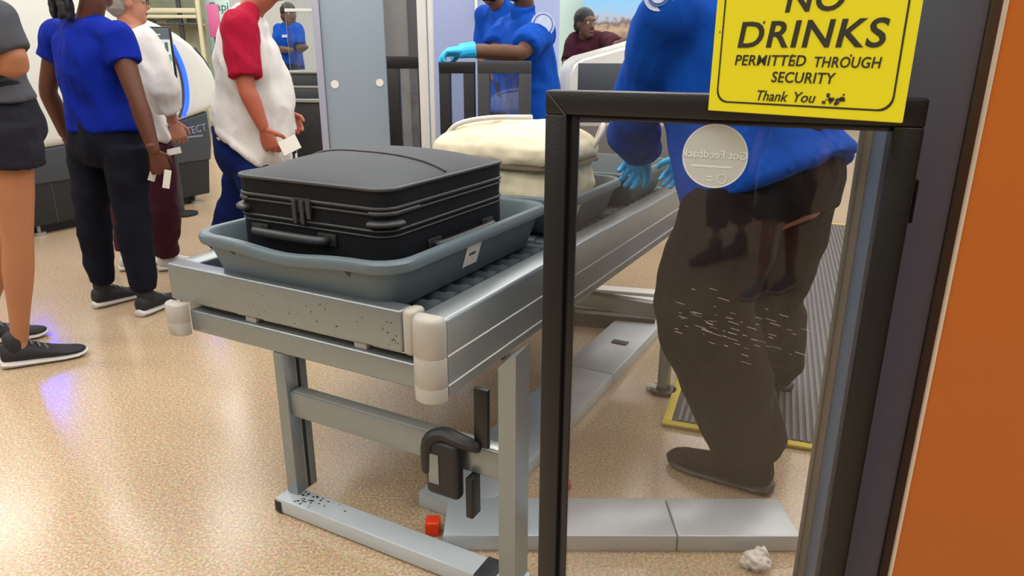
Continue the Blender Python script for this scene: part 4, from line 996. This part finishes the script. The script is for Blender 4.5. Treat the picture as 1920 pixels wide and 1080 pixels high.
PC = thing('white_column', 'slim white column beside the blue lit panel', 'column', (c, 4.85, 0)); bx('column_shaft', (a - c, 0, .1), (b - c, .1, 2.6), WHITE, PC, .006); bx('column_groove', (.01, -.001, .1), (.02, .0005, 2.6), PANEL, PC, 0); bx('column_base', (a - c - .01, -.01, 0), (b - c + .01, .11, .1), ALU, PC, .004)
a, b = span(811, 1048, 6.1); c = (a + b) / 2
PB = thing('blue_lit_panel', 'glossy panel with painted blue light and a white handle behind the officers', 'panel', (c, 6.1, 0)); bx('panel_sheet', (a - c, 0, .03), (b - c, .05, 2.6), PANELB, PB, .004); bx('panel_foot', (a - c, -.01, 0), (b - c, .06, .03), ALU, PB, .002)
hp = at(893, 14, 6.08) - PB.location; bm = bmesh.new(); tube(bm, [(hp + V((0, .02, -.07)), .01), (hp + V((0, -.03, -.06)), .011), (hp + V((0, -.03, .06)), .011), (hp + V((0, .02, .07)), .01)], None, 10, 3); obj('handle', bm, WHITE, PB, True)
# low gates further back
p = at(724, 110, 5.0); hgt = p.z + .01
gate('low_gate', 'low black framed glass gate before the warm grey wall panel', (p.x, 5.0, 0), R(-8), span(724, 806, 5.0)[1] - p.x, at(724, 105, 5.0).z, .08, .05, BLK, .0, glass=GLASSB)
p = at(822, 115, 3.72)
gate('side_gate', 'narrow black framed glass gate under the gloved hands', (p.x, 3.72, 0), R(-3), span(822, 889, 3.72)[1] - p.x, at(830, 116, 3.72).z, .055, .06, BLK, .0, glass=GLASSB)
p = at(895, 115, 3.7)
gate('side_gate', 'dark grey framed glass gate under the forearm of the leaning officer', (p.x, 3.7, 0), R(-3), span(895, 996, 3.7)[1] - p.x, at(900, 114, 3.7).z, .06, .06, DGREY, .0, glass=GLASSB)
# counter with glazing by the far officer
a, b = span(540, 612, 7.4); c = (a + b) / 2
GC = thing('glazed_counter', 'black counter with grey drawers and a white framed glass top', 'counter', (c, 7.4, 0)); w_ = b - c
z1, z2, z3 = at(580, 192, 7.4).z, at(580, 132, 7.4).z, 2.3
bx('counter_base', (-w_, 0, 0), (w_, .5, z1), SLATED, GC, .006)
zz = [lerp(z1, z2, q) for q in (0, .12, .45, .52, .9, 1)]
bx('counter_ledge', (-w_ - .02, -.03, zz[0] + .001), (w_, .5, zz[1]), ALU_L, GC, .006); bx('drawer_front', (-w_, 0, zz[1] + .002), (w_, .48, zz[2]), SLATEM, GC, .004); bx('drawer_gap', (-w_, -.01, zz[2] + .001), (w_, .48, zz[3]), ALU_L, GC, .004); bx('drawer_front', (-w_, 0, zz[3] + .001), (w_, .48, zz[4]), SLATEM, GC, .004); bx('counter_top', (-w_, -.03, zz[4] + .001), (w_, .5, zz[5]), ALU_L, GC, .006)
bx('window_frame', (w_ - .1, 0, zz[5]), (w_ - .02, .06, z3), WHITE, GC, .005); bx('window_frame', (-w_, 0, z3), (w_ - .02, .06, z3 + .06), WHITE, GC, .005); bx('window_bar', (-w_, .01, at(570, 22, 7.4).z), (w_ - .1, .05, at(570, 16, 7.4).z), WHITE, GC, .003)
bx('glass_pane', (-w_, .025, zz[5]), (w_ - .1, .031, z3), GLASSB, GC, 0)
# second scanner at the back
YS = 5.3
prof = [at(x, y, YS) for x, y in ((1060, 168), (1064, 140), (1074, 118), (1092, 106), (1130, 96), (1175, 83), (1215, 66), (1260, 55), (1345, 50))]
e0 = prof[0]; SB = thing('second_scanner', 'white scanner with a dark window behind the officers', 'scanner', (e0.x, YS, 0))
pl = [(p.x - e0.x, 0, p.z) for p in prof]; pl = [(pl[0][0], 0, .05)] + pl + [(pl[-1][0], 0, .05)]
bm = bmesh.new(); prism(bm, pl, (0, .9, 0)); bmesh.ops.recalc_face_normals(bm, faces=bm.faces)
bmesh.ops.bevel(bm, geom=[e for e in bm.edges if abs(e.verts[0].co.y - e.verts[1].co.y) < 1e-6 and min(e.verts[0].co.y, e.verts[1].co.y) < .1], offset=.03, segments=3, affect='EDGES'); obj('scanner_shell', bm, WHITEG, SB, True, None, 40)
q0, q1 = at(1084, 118, YS) - e0, at(1330, 230, YS) - e0
bx('dark_window', (q0.x, -.004, at(1084, 230, YS).z), (q1.x, .02, at(1084, 118, YS).z), SLATEM, SB, .008)
bx('plinth', (.03, .03, 0), (pl[-1][0] - .03, .87, .0495), SLATED, SB, 0)
bx('lower_panel', (.04, -.003, .15), (pl[-1][0] - .04, .02, .75), mat('taupe_panel', '77746f', .5), SB, .005)
# wall picture and boards at the very back
a, b = span(1092, 1215, 9.5); z0, z1 = at(1150, 80, 9.5).z, at(1150, -60, 9.5).z
c = (a + b) / 2; t = thing('wall_picture', 'printed wall picture of blue sky above a pale crowd', 'picture', (c, 9.5, z0)); bx('print', (a - c, 0, 0), (b - c, .03, z1 - z0), picture_mat(), t, .003)
bx('picture_stand', (a - c, .031, -z0), (b - c, .06, .05), MINT, t, 0)
a, b = span(1030, 1110, 9.9); c = (a + b) / 2; o = bx('mint_board', (a - c, 0, 0), (b - c, .05, 2.8), MINT, None, .004); o.location = (c, 9.9, 0); tag(o, 'tall pale mint board beside the wall picture', 'board')
YB = 11.5
a, b = span(372, 440, YB); c = (a + b) / 2; t = thing('shop_board', 'mint green shop board with dark lettering above the scanner', 'sign', (c, YB, 0))
bx('board_sheet', (a - c, 0, 0), (b - c, .08, 2.6), MINT, t, .004)
p = at(409, 13, YB - .01) - t.location; text('shop_lettering', 'Capi', .17, mat('teal_ink', '4f7474', .6), t, Matrix.Translation((p.x, -.002, p.z)) @ RX, False, .002)
a, b = span(397, 418, YB - .5); c = (a + b) / 2; o = bx('poster', (0, 0, 0), (b - a, .03, .45), PINK, None, .003); o.location = (a, YB - .5, at(400, 70, YB - .5).z); tag(o, 'pink poster beside the mint shop board', 'poster')
bx('poster_post', (.05, .031, -o.location.z), (.1, .06, .3), SLATEM, o, 0)
a, b = span(255, 376, 11); c = (a + b) / 2; t = thing('shop_canopy', 'beige shop canopy of beams and posts above the white scanner', 'canopy', (c, 11, 0)); w_ = b - c
for y0, y1, m in ((-20, -4, MINT), (15, 24, BEIGE), (28, 34, BEIGE), (44, 47, SLATEM)): bx('canopy_beam', (-w_, 0, at(300, y1, 11).z), (w_, .1, at(300, y0, 11).z), m, t, .004)
for px in (336, 372): q = at(px, 40, 11).x - c; bx('canopy_post', (q - .025, .02, 0), (q + .025, .08, 2.5), DGREY if px < 350 else BEIGE, t, .004)
bx('back_board', (-w_, .3, 0), (w_, .35, 2.4), mat('olive_board', '9a9c86', .7, 0, .25, 8), t, 0)
for q in (270, 296, 318, 352): x_ = at(q, 38, 11).x - c; bx('goods_box', (x_ - .07, .12, at(q, 42, 11).z), (x_ + .07, .24, at(q, 34, 11).z), mat('goods_%d' % q, random.choice(('b7b09c', '8f9a8c', 'c9c6bd', '77766c'))), t, .004)
bx('goods_shelf', (-w_, .1, at(300, 46, 11).z), (w_, .29, at(300, 43, 11).z), BEIGE, t, .002)
